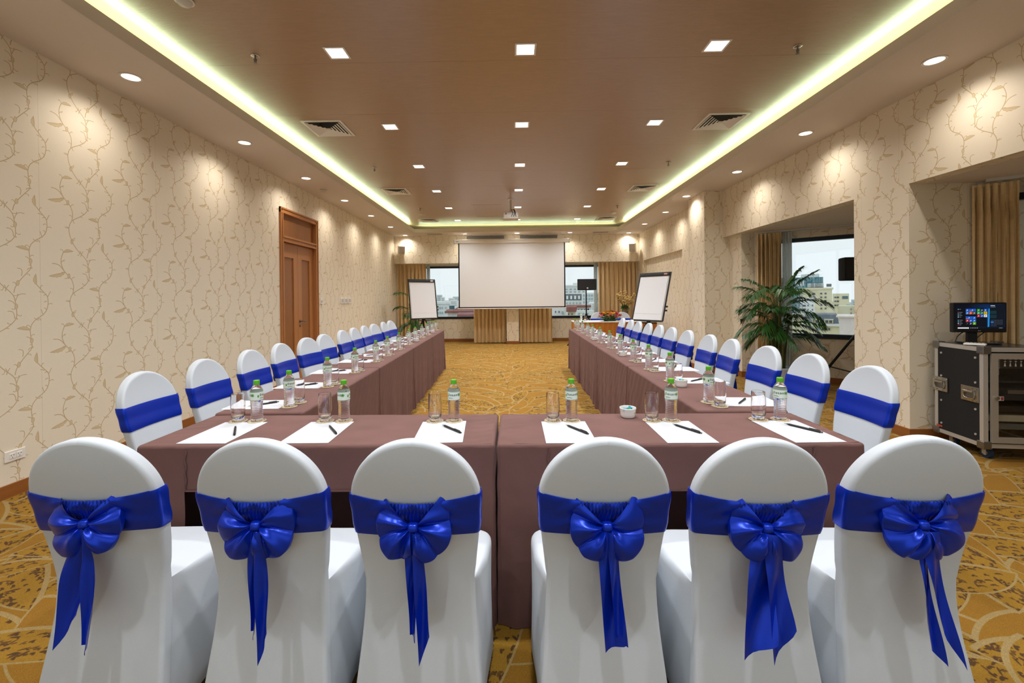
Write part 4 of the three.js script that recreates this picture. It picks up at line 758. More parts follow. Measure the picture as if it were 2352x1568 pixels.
{
  place('bottle', V(1.66, 0.7645, 10.72), 1, 'clear water bottle standing at the near end of the head table', 'bottle'); place('glass', V(1.76, 0.7645, 10.74), 0, 'clear tumbler on the head table beside the bottle', 'glass');
  single('note_paper', padGeo, padMat, 'white note paper lying on the head table', 'paper', V(1.85, 0.7645, 10.68), 0.1);
  const o = thing('flower_arrangement', 'low arrangement of yellow lilies and red flowers on the head table', 'flowers', V(2.36, 0.7665, 10.72)), r = rng(61);
  mesh('tray', lathe([[0, 0], [0.14, 0], [0.15, 0.03], [0.13, 0.04], [0, 0.035]], 24), M.leafDark, o);
  const leafG = (l, w) => { const g = grid(2, 6, (u, v) => [(u - .5) * w * Math.sin(Math.PI * Math.min(1, v * 0.95 + .05)), 0.04 * Math.sin(v * 2.2) * l * 4, -l * v]); return g; };
  for (let k = 0; k < 34; k++) { const a = k * 2.4, m = mesh('leaf', leafG(0.16 + r() * 0.16, 0.035 + r() * .03), k % 3 ? M.leafDark : M.leaf, o); m.position.set(Math.cos(a) * 0.06 * (1 + (k % 2)), 0.03 + r() * .03, Math.sin(a) * 0.06); m.rotation.set(0.45 - r() * .4, a, 0); m.scale.set(1, 1, Math.abs(Math.sin(a)) > .6 ? 1.25 : 0.8); }
  const petal = grid(4, 8, (u, v) => [(u - .5) * 0.034 * Math.sin(Math.PI * (0.1 + 0.86 * v)), 0.028 * v + 0.012 * Math.sin(v * 3), -0.062 * v + 0.006 * (u - .5) * (u - .5)]);
  const cols = [std('#e8b512', 0.5), std('#d8990c', 0.5), std('#8f1616', 0.5), std('#c33a1e', 0.5)];
  for (let k = 0; k < 26; k++) {
    const a = k * 2.39996, q = 0.26 * Math.sqrt((k + .5) / 26), fx = Math.cos(a) * q * 1.05, fz = Math.sin(a) * q * 0.6, y = 0.235 - 1.6 * q * q - 0.03 * r(), c = cols[q > 0.19 ? 2 + (k % 2) : (k % 5 === 3 ? 2 : k % 2)];
    const f = new THREE.Group(); f.name = 'flower'; f.position.set(fx, y, fz); f.rotation.set(fz * 2.5, r() * 6, -fx * 2.5); o.add(f);
    mesh('bloom', merge(Array.from({ length: 6 }, (_, i) => at(petal.clone(), 0, 0, 0, 0, i * Math.PI / 3, 0))), c, f); mesh('stalk', rod(new THREE.Vector3(0, 0, 0), new THREE.Vector3(0, -0.12, 0), 0.003, 5), M.stem, f);
  }
  const st = thing('plant_stand', 'dark wooden pedestal behind the head table', 'stand', V(3.12, 0, 12.25)); mesh('pedestal_top', box(0.3, 0.03, 0.3, 0, 0.735, 0), M.woodPanel, st); mesh('shaft', box(0.2, 0.68, 0.2, 0, 0.38, 0), M.woodPanel, st); mesh('foot', box(0.28, 0.04, 0.28, 0, 0.02, 0), M.woodPanel, st);
  const v = thing('vase', 'red-brown vase of dried cream blossom behind the head table', 'vase', V(3.12, 0.75, 12.25));
  mesh('pot', lathe([[0, 0], [0.055, 0], [0.07, 0.05], [0.085, 0.13], [0.08, 0.2], [0.06, 0.25], [0.07, 0.27], [0.06, 0.268], [0.05, 0.24], [0, 0.23]], 28), phys('#7a2f2a', 0.35), v);
  const cream = std('#c9ab6e', 0.8);
  for (let k = 0; k < 12; k++) { const m = mesh('leaf', leafG(0.14, 0.06), M.leaf, v); m.position.y = 0.27; m.rotation.set(0.9, k * 0.53, 0); }
  const puff = new THREE.IcosahedronGeometry(0.02, 1);
  for (let k = 0; k < 13; k++) {
    const a = k * 2.4, t = 0.15 + 0.42 * ((k * 0.618) % 1), L = 0.30 + 0.2 * r(), dir = new THREE.Vector3(Math.sin(t) * Math.cos(a) * 1.6, Math.cos(t), Math.sin(t) * Math.sin(a) * .8).normalize(), b0 = new THREE.Vector3(0, 0.25, 0), e = b0.clone().addScaledVector(dir, L), br = new THREE.Group(); br.name = 'branch'; v.add(br);
    mesh('twig', rod(b0, e, 0.004, 5), M.stem, br);
    const L2 = []; for (let i = 0; i < 22; i++) { const f = 0.5 + 0.55 * r(), p = b0.clone().addScaledVector(dir, L * f); const g = puff.clone(); g.scale(.7 + r() * .8, .7 + r() * .6, .7 + r() * .8); g.translate(p.x + (r() - .5) * .07, p.y + (r() - .5) * .06, p.z + (r() - .5) * .07); L2.push(g); }
    mesh('blossom', merge(L2), cream, br);
  }
}
// ---------------------------------------------------------------- potted palms
function frondGeo(L, rise, droop, leafL, r, n = 24, keep = 1) {         // feathered frond growing along +x from the origin
  const P = (t) => new THREE.Vector3(L * (t - 0.18 * t * t * droop), rise * t - droop * 0.9 * L * t * t, 0.02 * Math.sin(t * 5));
  const out = [new THREE.TubeGeometry(new THREE.CatmullRomCurve3([0, .25, .5, .75, 1].map(P)), 14, 0.0042, 5)], pos = [], uvs = [];
  for (let i = 0; i < n; i++) for (const s of [-1, 1]) {
    if (r() > keep) continue; const t = 0.2 + 0.8 * i / (n - 1), b = P(t), T = P(Math.min(1, t + .02)).sub(P(t - .02)).normalize(), l = leafL * Math.sin(Math.PI * (0.22 + 0.72 * (i / n))) * (0.85 + .3 * r()), ang = 0.95 - 0.5 * t + (r() - .5) * .2;
    const d = T.clone().multiplyScalar(Math.cos(ang)).add(new THREE.Vector3(0, 0.12 - 0.25 * r(), s * Math.sin(ang))).normalize(), up = new THREE.Vector3(0, 1, 0).addScaledVector(d, -d.y).normalize(), sd = new THREE.Vector3().crossVectors(d, up), w = 0.0125 * (0.8 + .4 * r());
    const mid = b.clone().addScaledVector(d, l * 0.45).add(new THREE.Vector3(0, 0.01, 0)), tip = b.clone().addScaledVector(d, l).add(new THREE.Vector3(0, -l * (0.22 + .25 * r()), 0)), A = mid.clone().addScaledVector(sd, w), B = mid.clone().addScaledVector(sd, -w);
    for (const p of [b, A, B, A, tip, B]) { pos.push(p.x, p.y, p.z); uvs.push(0, 0); }
  }
  const g = new THREE.BufferGeometry(); g.setAttribute('position', new THREE.Float32BufferAttribute(pos, 3)); g.setAttribute('uv', new THREE.Float32BufferAttribute(uvs, 2)); g.computeVertexNormals(); out.push(g); return merge(out);
}
function palm(label, x, d, canes, list, seed, potMat, scale, leafMat) {
  const o = thing('potted_palm', label, 'plant', V(x, 0, d)), r = rng(seed); o.scale.setScalar(scale);
  mesh('pot', lathe([[0, 0], [0.13, 0], [0.15, 0.02], [0.17, 0.16], [0.19, 0.30], [0.21, 0.32], [0.205, 0.345], [0.185, 0.34], [0.175, 0.3], [0, 0.29]], 32), potMat, o); mesh('soil', cyl(0.178, 0.178, 0.01, 0, 0.3, 0), M.soil, o);
  for (let k = 0; k < canes; k++) { const a = k * 2.4, q = 0.03 + 0.07 * r(), h = 0.55 + 0.45 * r(); mesh('cane', tube([new THREE.Vector3(Math.cos(a) * q, 0.29, Math.sin(a) * q), new THREE.Vector3(Math.cos(a) * (q + .02), 0.29 + h * .5, Math.sin(a) * (q + .02)), new THREE.Vector3(Math.cos(a) * (q + .06), 0.29 + h, Math.sin(a) * (q + .06))], 0.010 + .004 * r(), 8, 6), k % 3 ? M.cane : M.stem, o); }
  for (const [az, y, L, rise, droop, ll] of list) { const m = mesh('frond', frondGeo(L, rise, droop, ll, r), r() < .6 ? leafMat : M.leafDark, o); m.position.set(Math.cos(az) * 0.06, y, Math.sin(az) * 0.06); m.rotation.y = -az; const s = mesh('petiole', rod(new THREE.Vector3(Math.cos(az) * 0.06, y, Math.sin(az) * 0.06), new THREE.Vector3(Math.cos(az) * 0.03, y - 0.35, Math.sin(az) * 0.03), 0.006, 5), M.stem, o); }
}
{
  const list = [], r = rng(5);                                            // az: 0 = +x (window), pi/2 = toward the camera (+z)
  for (let k = 0; k < 34; k++) { const tier = k / 33, az = k * 2.39996 + 0.4 * r(); list.push([az, 1.38 - 0.62 * tier + 0.1 * r(), 0.46 + 0.22 * r() - 0.05 * tier, 0.44 - 0.28 * tier + 0.1 * r(), 0.42 + 0.5 * r(), 0.22 + .07 * r()]); }
  for (const q of list) if (Math.cos(q[0]) > 0.2 && Math.sin(q[0]) < 0.5) q[2] *= 0.6;
  list.push([0.2, 1.42, 0.52, 0.46, 0.2, 0.22], [3.0, 1.42, 0.55, 0.44, 0.4, 0.22], [0.3, 0.95, 0.55, 0.18, 0.55, 0.18], [0.6, 0.8, 0.6, 0.16, 0.6, 0.18]);
  palm('tall areca palm in a pale ceramic pot by the bay window', 3.80, 6.35, 11, list, 3, phys('#b9c3cf', 0.25), 0.95, M.leaf);
  const far = []; for (const q of [[3.0, 0.95, 0.5, 0.4, 0.7], [2.6, 1.3, 0.5, 0.4, 0.6], [0.5, 1.2, 0.45, 0.4, 0.6], [1.4, 0.7, 0.5, 0.25, 0.8], [2.2, 0.62, 0.55, 0.22, 0.7], [0.9, 0.62, 0.5, 0.2, 0.8], [4.5, 1.0, 0.5, 0.35, 0.6], [5.4, 0.8, 0.5, 0.3, 0.7], [1.8, 0.9, 0.5, 0.3, 0.8], [3.5, 0.62, 0.42, 0.2, 0.9]]) far.push([q[0], q[1], q[2], q[3], q[4], 0.24]);
  palm('slender palm in a dark pot standing behind the flip chart', -2.72, 11.9, 6, far, 9, std('#33312c', 0.6), 1.05, M.leaf);
}
// ---------------------------------------------------------------- stand speaker in the bay, equipment case, monitor
standSpeaker('black loudspeaker half hidden behind the papered pier', 4.59, 5.85, -0.15, 1.69, 1.15);
{
  const a = 0.122, o = thing('equipment_case', 'black wheeled equipment case with aluminium edges and glazed rack door', 'equipment case', V(3.79, 0, 3.58), -a * -1);   // local origin: near left corner; x along the front, -z back
  o.rotation.y = a * 1;                                                 // front runs right and slightly nearer
  o.rotation.y = -a;
  const W = 0.50, D = 0.47, Y0c = 0.105, H = 0.81, y1 = Y0c + H;
  const side = mesh('side_panel', box(0.012, H - 0.05, D - 0.06, 0.008, Y0c + H / 2, -D / 2), M.blackMatte, o);
  mesh('side_panel', box(0.012, H - 0.05, D - 0.06, W - 0.008, Y0c + H / 2, -D / 2), M.blackMatte, o); mesh('rear_panel', box(W - 0.06, H - 0.05, 0.012, W / 2, Y0c + H / 2, -D + 0.01), M.blackMatte, o);
  mesh('top_panel', box(W - 0.04, 0.014, D - 0.04, W / 2, y1 - 0.004, -D / 2), std('#1c2026', 0.25), o); mesh('bottom_panel', box(W - 0.02, 0.02, D - 0.02, W / 2, Y0c + 0.012, -D / 2), M.blackMatte, o);
  const E = 0.034; for (const x of [0, W]) for (const z of [0, -D]) mesh('edge_rail', box(E, H, E, x + (x ? -E / 2 : E / 2), Y0c + H / 2, z + (z ? E / 2 : -E / 2)), M.alu, o);
  for (const y of [Y0c + E / 2, y1 - E / 2]) { for (const z of [-E / 2, -D + E / 2]) mesh('edge_rail', box(W, E, E, W / 2, y, z), M.alu, o); for (const x of [E / 2, W - E / 2]) mesh('edge_rail', box(E, E, D, x, y, -D / 2), M.alu, o); }
  for (const x of [0.02, W - 0.02]) for (const y of [Y0c + 0.02, y1 - 0.02]) for (const z of [-0.02, -D + 0.02]) mesh('corner_cap', rbox(0.062, 0.062, 0.062, 0.006, x, y, z), M.steel, o);
  for (const [z, y] of [[-0.07, y1 - 0.09], [-D + 0.07, y1 - 0.09], [-0.07, Y0c + 0.09], [-D + 0.07, Y0c + 0.09], [-0.07, 0.62], [-D + 0.07, 0.62], [-0.07, 0.4], [-D + 0.07, 0.4]]) mesh('rivet', cyl(0.009, 0.009, 0.005, -0.0005, y, z, 0, 0, Math.PI / 2, 12), M.alu, side.parent);
  for (const [z, y] of [[-0.115, 0.52], [-0.405, 0.545]]) {
    const h = new THREE.Group(); h.name = 'handle'; h.position.set(-0.002, y, z); h.rotation.y = -Math.PI / 2; o.add(h);
    const pl = wallPlate(rect(-0.078, 0.078, -0.062, 0.062), [rect(-0.054, 0.054, -0.04, 0.034)], 0.006); mesh('plate', pl, M.chrome, h); mesh('dish', box(0.112, 0.08, 0.002, 0, -0.003, 0.0005), M.steel, h);
    mesh('grip', merge([cyl(0.011, 0.011, 0.09, 0, 0.02, 0.014, 0, 0, Math.PI / 2), tube([[-0.048, 0.03], [-0.05, -0.02], [-0.04, -0.033], [0.04, -0.033], [0.05, -0.02], [0.048, 0.03]].map(([x, yy]) => new THREE.Vector3(x, yy, 0.011)), 0.004, 40, 6)]), M.chrome, h);
    for (const x of [-0.066, -0.03, 0.03, 0.066]) for (const yy of [-0.051, 0.048]) mesh('screw', cyl(0.004, 0.004, 0.003, x, yy, 0.008, Math.PI / 2, 0, 0, 8), M.steel, h);
  }
  mesh('maker_label', box(0.002, 0.016, 0.06, -0.0005, Y0c + 0.06, -0.42), std('#b3452f', 0.5), o);
  // glazed front door
  const dr = new THREE.Group(); dr.name = 'front_door'; o.add(dr); const fx0 = 0.05, fx1 = W - 0.03, fy0 = Y0c + 0.045, fy1 = y1 - 0.045, f = 0.045;
  mesh('door_frame', merge([box(fx1 - fx0, f, 0.02, (fx0 + fx1) / 2, fy0 + f / 2, 0.004), box(fx1 - fx0, f, 0.02, (fx0 + fx1) / 2, fy1 - f / 2, 0.004), box(f, fy1 - fy0 - 2 * f, 0.02, fx0 + f / 2, (fy0 + fy1) / 2, 0.004), box(f, fy1 - fy0 - 2 * f, 0.02, fx1 - f / 2, (fy0 + fy1) / 2, 0.004)]), std('#a49c90', 0.4, { metalness: 0.2 }), dr);
  mesh('door_glass', box(fx1 - fx0 - 2 * f, fy1 - fy0 - 2 * f, 0.004, (fx0 + fx1) / 2, (fy0 + fy1) / 2, 0.002), M.pane, dr); mesh('door_knob', cyl(0.011, 0.013, 0.024, fx0 + f * .6, 0.515, 0.022, Math.PI / 2), M.chrome, dr);
  // equipment inside
  const units = [['audio_mixer', 0.735, 0.10, '#24272b'], ['shelf', 0.62, 0.012, '#222222'], ['power_unit', 0.528, 0.045, '#17181a'], ['amplifier', 0.475, 0.045, '#1a1b1d'], ['receiver', 0.375, 0.05, '#141516'], ['disc_player', 0.30, 0.05, '#a19a82'], ['recorder', 0.235, 0.045, '#55564f']];
  for (const [n, y, h, c] of units) mesh(n, box(W - 0.1, h, D - 0.14, W / 2, y + h / 2, -D / 2 - 0.02), std(c, 0.5), o);
  const zf = -0.044;
  for (let i = 0; i < 9; i++) { mesh('fader', merge([cyl(0.008, 0.002, 0.03, 0.19 + i * 0.038, 0.775, zf, 0, 0, 0, 4), cyl(0.006, 0.006, 0.006, 0.19 + i * 0.038, 0.80, zf, Math.PI / 2, 0, 0, 10)]), M.white, o); for (const y of [0.818, 0.829]) mesh('button', box(0.016, 0.006, 0.004, 0.19 + i * 0.038, y, zf), M.white, o); }
  for (let i = 0; i < 6; i++) for (const x of [0.105, 0.145]) mesh('button', box(0.016, 0.006, 0.004, x, 0.825 - i * 0.0155, zf), M.offwhite, o);
  mesh('display', box(0.12, 0.03, 0.003, 0.27, 0.552, zf), M.steel, o); mesh('breaker', box(0.05, 0.034, 0.004, 0.155, 0.497, zf), M.white, o); mesh('breaker_switch', box(0.018, 0.026, 0.006, 0.168, 0.497, zf), std('#9b1c1c', 0.5), o);
  for (let i = 0; i < 8; i++) mesh('dial', cyl(0.005, 0.005, 0.006, 0.34 + i * 0.02, 0.497, zf, Math.PI / 2, 0, 0, 10), M.alu, o); mesh('disc_slot', box(0.16, 0.016, 0.003, 0.43, 0.325, zf), M.black, o); mesh('cable_bundle', box(0.02, 0.09, 0.01, 0.13, 0.675, zf - .05), std('#7a6a48', .7), o);
  for (const x of [0.09, W - 0.09]) for (const z of [-0.08, -D + 0.08]) { const c = new THREE.Group(); c.name = 'caster'; c.position.set(x, 0, z); o.add(c); mesh('fork', merge([box(0.07, 0.008, 0.07, 0, Y0c - 0.005, 0), box(0.004, 0.07, 0.035, -0.022, 0.068, 0), box(0.004, 0.07, 0.035, 0.022, 0.068, 0)]), M.alu, c); mesh('wheel', cyl(0.045, 0.045, 0.03, 0, 0.045, 0, 0, 0, Math.PI / 2, 24), M.wheelBlue, c); mesh('hub', cyl(0.022, 0.022, 0.036, 0, 0.045, 0, 0, 0, Math.PI / 2, 16), M.alu, c); }
}
{ // monitor: a desktop with a tiled start menu
  const scr = canvas(1024, 600, (c, w, h) => {
    c.fillStyle = '#04122b'; c.fillRect(0, 0, w, h); const g = c.createRadialGradient(700, 330, 20, 700, 330, 520); g.addColorStop(0, '#0b4f96'); g.addColorStop(1, '#030b1c'); c.fillStyle = g; c.fillRect(0, 0, w, h);
    c.fillStyle = '#2f9be6'; c.beginPath(); c.moveTo(690, 120); c.lineTo(712, 100); c.lineTo(700, 540); c.lineTo(672, 560); c.fill();
    c.fillStyle = 'rgba(8,14,22,0.93)'; c.fillRect(20, 90, 640, 460); c.fillStyle = '#0d1622'; c.fillRect(715, 20, 300, 530); c.fillStyle = '#15343a'; c.fillRect(720, 160, 130, 80); c.fillRect(720, 260, 130, 80);
    const t = (x, y, ww, hh, col, ic = '#ffffff') => { c.fillStyle = col; c.fillRect(x, y, ww, hh); c.fillStyle = ic; c.beginPath(); c.arc(x + ww / 2, y + hh / 2, 10, 0, 7); c.fill(); c.fillRect(x + 8, y + hh - 10, ww * .4, 3); };
    const B = '#1f5fc4'; t(225, 110, 66, 64, B); t(295, 110, 140, 64, B); t(225, 180, 66, 64, '#2a72d4'); t(295, 180, 70, 64, '#d64516'); t(369, 180, 66, 64, '#4a4d55');
    t(225, 295, 140, 64, B); t(369, 295, 66, 64, B); t(225, 364, 66, 64, '#c5202b'); t(295, 364, 70, 64, B); t(369, 364, 66, 64, B); t(225, 433, 66, 64, '#10161f', '#4a6b7c'); t(295, 433, 70, 64, '#232a4a'); t(369, 433, 66, 64, '#5fae12');
    t(455, 110, 66, 64, '#138a2a'); t(525, 110, 66, 64, '#17254a'); t(595, 110, 66, 64, B); t(455, 180, 66, 64, '#3f9a5c'); t(525, 180, 66, 64, '#1f6a5a'); t(595, 180, 66, 64, '#e3b90e', '#3a3208'); t(455, 250, 66, 64, '#b3122f'); t(525, 250, 66, 64, '#2458c0'); t(595, 250, 66, 64, '#e6e8ea', '#1a1f28');
    for (let i = 0; i < 11; i++) { if (i === 1 || i === 6) continue; c.fillStyle = ['#7ab4e8', '#dfe6ee', '#cf3b3b', '#5cc0c8'][i % 4]; c.fillRect(62, 112 + i * 38, 18, 20); c.fillStyle = '#a9b4c0'; c.fillRect(90, 118 + i * 38, 36 + (i * 17) % 40, 6); }
    c.fillStyle = '#dfe3e8'; c.fillRect(730, 30, 90, 14); c.fillStyle = '#8f99a6'; c.fillRect(730, 66, 100, 8); for (let i = 0; i < 14; i++) { c.fillStyle = i === 4 ? '#2a78d0' : '#2a323d'; c.fillRect(735 + (i % 4) * 62, 375 + Math.floor(i / 4) * 42, 56, 36); }
    c.fillStyle = '#0a0f16'; c.fillRect(0, 556, w, 44); c.fillStyle = '#e8e8ea'; c.fillRect(60, 562, 230, 32); for (let i = 0; i < 5; i++) { c.fillStyle = '#d8dde4'; c.fillRect(320 + i * 34, 570, 14, 14); } c.fillStyle = '#aeb6c0'; c.fillRect(900, 572, 70, 8);
  });
  const o = thing('computer_monitor', 'black computer monitor showing a tiled start menu on the equipment case', 'monitor', V(4.02, 0.918, 3.84), -0.13), st = ctex(scr);
  mesh('casing', rbox(0.41, 0.258, 0.035, 0.008, 0, 0.228, 0), M.black, o); mesh('screen', (() => { const g = new THREE.PlaneGeometry(0.378, 0.213); return g.translate(0, 0.236, 0.0185); })(), std('#000000', 0.25, { emissive: '#ffffff', emissiveMap: st, emissiveIntensity: 0.75 }), o);
  mesh('maker_mark', box(0.034, 0.011, 0.001, 0, 0.114, 0.0183), std('#ffffff', 0.4, { map: ctex(canvas(136, 44, (c) => { c.fillStyle = '#0d0d0e'; c.fillRect(0, 0, 136, 44); c.fillStyle = '#b9babd'; c.beginPath(); c.arc(30, 22, 15, 0, 7); c.fill(); c.font = 'bold 34px sans-serif'; c.fillText('LG', 56, 34); }), 0.034, 0.011) }), o);
  mesh('neck', box(0.07, 0.11, 0.025, -0.04, 0.058, -0.012), M.blackMatte, o); mesh('foot', rbox(0.22, 0.014, 0.17, 0.006, 0.0, 0.008, 0.005), phys('#2a2d31', 0.15), o);
  mesh('cable', merge([tube([new THREE.Vector3(-0.10, 0.11, 0), new THREE.Vector3(-0.15, 0.07, 0.0), new THREE.Vector3(-0.19, 0.015, 0.02)], 0.004, 12, 6), tube([new THREE.Vector3(0.06, 0.11, 0), new THREE.Vector3(0.02, 0.06, -0.02), new THREE.Vector3(-0.02, 0.012, -0.03)], 0.004, 12, 6)]), M.black, o);
  const l = new THREE.RectAreaLight('#8fb4e8', 0.35, 0.378, 0.213); l.position.copy(V(4.03 - Math.sin(0.13) * 0.022, 0.918 + 0.236, 3.86 - 0.022)); l.lookAt(l.position.x - Math.sin(-0.13) * -1, l.position.y, l.position.z + 1); l.rotation.set(0, Math.PI - 0.13, 0); scene.add(l);
  const k = thing('keyboard', 'slim white keyboard lying before the monitor on the case', 'keyboard', V(3.87, 0.921, 3.72), -0.9); mesh('deck', rbox(0.13, 0.014, 0.09, 0.005, 0, 0.007, 0), M.whitePlastic, k); for (let i = 0; i < 5; i++) for (let j = 0; j < 3; j++) mesh('key', box(0.016, 0.004, 0.016, -0.045 + i * 0.0225, 0.0155, -0.024 + j * 0.024), M.offwhite, k);
}
// ---------------------------------------------------------------- the city outside, built where the windows look
const GROUND = -30;
{ const g = room(-900, 1400, GROUND - 1, GROUND, -600, 2400); struct('ground', g, std('#a8aaa0', 0.95)); }
const B = { cream: std('#e4dcb8', 0.9), pale: std('#e4e5de', 0.9), white: std('#edf0ee', 0.9), pink: std('#e6dad2', 0.9), grey: std('#a9b3b7', 0.8), teal: std('#4f8f98', 0.3), tealDark: std('#2d5f6a', 0.3), slate: std('#6f7a84', 0.8), red: std('#8d5a52', 0.85), win: std('#4a545c', 0.35), winLight: std('#9fb6bd', 0.3), paintedHaze: std('#cdd9dc', 0.95), tree: std('#2f5236', 0.9) };  // the far-block grey has distance haze painted into the wall colour
const unit = new THREE.BoxGeometry(1, 1, 1);
function block(parent, name, x0, x1, y0, y1, z0, z1, mat) { const m = mesh(name, unit, mat, parent); m.position.set((x0 + x1) / 2, (y0 + y1) / 2, (z0 + z1) / 2); m.scale.set(x1 - x0, y1 - y0, z1 - z0); return m; }
// px span and top row of the picture give direction; d is the distance of the facade; win = [columns, rows, first px row, last px row, w, h, px list]
function building(label, p0, p1, top, d, mat, o = {}) {
  const a = atDepth(p0, top, d), b = atDepth(p1, top, d), w = (b[0] - a[0]) * d / Math.hypot(d, a[0]), cx = (a[0] + b[0]) / 2, t = thing(o.name || 'building', label, 'building', V(cx, GROUND, d), -Math.atan2(cx, d)), h = a[1] - GROUND, dep = o.depth || 12;
  block(t, 'wall', -w / 2, w / 2, 0, h, -dep, 0, mat);
  const X = (px) => (px - (p0 + p1) / 2) / (p1 - p0) * w, Yp = (py) => atDepth((p0 + p1) / 2, py, d)[1] - GROUND;
  for (const [pxs, pys, pw, ph, wm] of o.win || []) for (const px of pxs) for (const py of pys) { const s = w / (p1 - p0); block(t, 'window', X(px) - pw * s / 2, X(px) + pw * s / 2, Yp(py) - ph * s / 2, Yp(py) + ph * s / 2, -0.1, 0.15, wm || B.win); }
  if (o.parapet) block(t, 'parapet', -w / 2 - 0.3, w / 2 + 0.3, h, h + o.parapet, -dep - .3, 0.3, o.pm || mat);
  if (o.extra) o.extra(t, X, Yp, w, h);
  return t;
}
const seq = (a, b, n) => Array.from({ length: n }, (_, i) => a + (b - a) * (n > 1 ? i / (n - 1) : 0));
// through the bay window
building('teal glass office tower with a fine grid', 1768, 1887, 638, 260, B.teal, { name: 'office_tower', depth: 30, extra: (t, X, Yp, w, h) => { for (let i = 0; i <= 24; i++) block(t, 'mullion', -w / 2 + w * i / 24 - .12, -w / 2 + w * i / 24 + .12, 0, h, 0, 0.25, i % 4 ? B.tealDark : B.winLight); for (let j = 1; j < 8; j++) block(t, 'spandrel', -w / 2, w / 2, h - j * 3.3 - .2, h - j * 3.3 + .2, 0, 0.3, B.tealDark); block(t, 'roof_house', X(1840), X(1880), h, h + 2, -20, -5, B.pale); } });
building('cream hotel with square windows and rooftop tanks', 1838, 1910, 665, 130, B.cream, { depth: 14, parapet: 0.5, win: [[[1886, 1895.5], [674, 682.5, 691, 700, 708], 4, 4.6], [[1869], [675, 683], 7, 5.5]], extra: (t, X, Yp, w, h) => { for (const px of [1862, 1870, 1880, 1884]) mesh('water_tank', cyl(0.7, 0.7, 1.6, X(px), h + 1.2, -2, 0, 0, Math.PI / 2, 12), B.grey, t); block(t, 'solar_heater', X(1898), X(1909), h + .8, h + 1.6, -4, -1, B.win); } });
building('long cream wing with paired windows and glazed attic', 1912, 1950, 674, 150, B.cream, { win: [[[1918.5, 1924.5], [682.5, 691.5, 701], 4.5, 4], [[1941], [683], 13, 8, B.tealDark], [[1950 - 2], [700], 8, 3.5, B.winLight]] });
building('low cream building with blank gable', 1924, 1966, 703, 100, std('#cfc9a8', 0.9), { win: [[[1954.5], [710, 719, 727], 1.6, 5]] });
building('white stepped block with balconies behind the palm', 1838, 1871, 684, 105, B.white, { win: [[[1846], [702, 711], 9, 5], [[1856, 1866], [701, 711], 2.5, 4.5]], extra: (t, X, Yp, w) => { for (const py of [705, 714]) block(t, 'balcony', X(1841), X(1851), Yp(py + 2), Yp(py - 1), 0, 1.2, B.pale); } });
building('far pale offices on the horizon', 1955, 1985, 688, 300, B.paintedHaze, { win: [[[1962, 1970, 1978], [694, 699], 2, 2]] });
building('cream mansard-roofed building with dormers', 1846, 1926, 743, 62, B.cream, { depth: 9, win: [[[1862, 1879], [755], 9, 7, B.winLight], [[1890], [755], 4, 7], [[1898, 1904], [755], 3.6, 6]], extra: (t, X, Yp, w, h) => {
  const rf = new THREE.Shape([[-w / 2, 0], [w / 2, 0], [w / 2 - .2, Yp(722) - h], [-w / 2 + .2, Yp(722) - h]].map((p) => new THREE.Vector2(...p))); const g = new THREE.ExtrudeGeometry(rf, { depth: 7, bevelEnabled: false }); mesh('mansard_roof', at(g, 0, h, -7.2), B.slate, t); block(t, 'cornice', -w / 2 - .2, w / 2 + .2, h - .35, h, -9, .35, B.pale);
  for (const [px, n] of [[1862, 1], [1877, 1], [1903, 2]]) { const dm = new THREE.Group(); dm.name = 'dormer'; t.add(dm); const ww = 0.33 * (n === 2 ? 1.5 : 1); block(dm, 'dormer_wall', X(px) - ww, X(px) + ww, Yp(741.5), Yp(733), -.6, .25, B.cream); block(dm, 'dormer_roof', X(px) - ww - .06, X(px) + ww + .06, Yp(733), Yp(732), -.6, .35, B.pale); for (let k = 0; k < n; k++) block(dm, 'window', X(px) + (n === 2 ? (k - .5) * .45 : 0) - .17, X(px) + (n === 2 ? (k - .5) * .45 : 0) + .17, Yp(740.5), Yp(735), .2, .3, px === 1862 ? B.winLight : B.win); }
} });
building('pale pink blank wall beside the mansard roof', 1928, 1990, 729, 50, B.pink, { depth: 6, parapet: 0.15 });
building('cream gable wall left of the mansard roof', 1806, 1844, 722, 56, std('#d4cfae', .9), { depth: 4 });
{ const [x, y] = atDepth(1833, 655, 98), t = thing('antenna_mast', 'grey lattice antenna mast before the teal tower', 'antenna', V(x, GROUND, 98)), h = y - GROUND; for (const [a, b] of [[-.5, -.5], [.5, -.5], [-.5, .5], [.5, .5]]) mesh('mast_leg', rod(new THREE.Vector3(a * 1.6, 0, b * 1.6), new THREE.Vector3(a, h, b), 0.09, 5), B.grey, t); for (let k = 0; k < 10; k++) { const yy = h - k * 1.1; mesh('brace', merge([rod(new THREE.Vector3(-.5, yy, .5), new THREE.Vector3(.5, yy - 1.1, .5), .06, 4), rod(new THREE.Vector3(.5, yy, .5), new THREE.Vector3(-.5, yy - 1.1, .5), .06, 4)]), B.grey, t); } for (const k of [-.8, -.3, .3, .8]) mesh('aerial', box(0.18, 1.4, 0.18, k, h + .6, 0.5), B.white, t); }
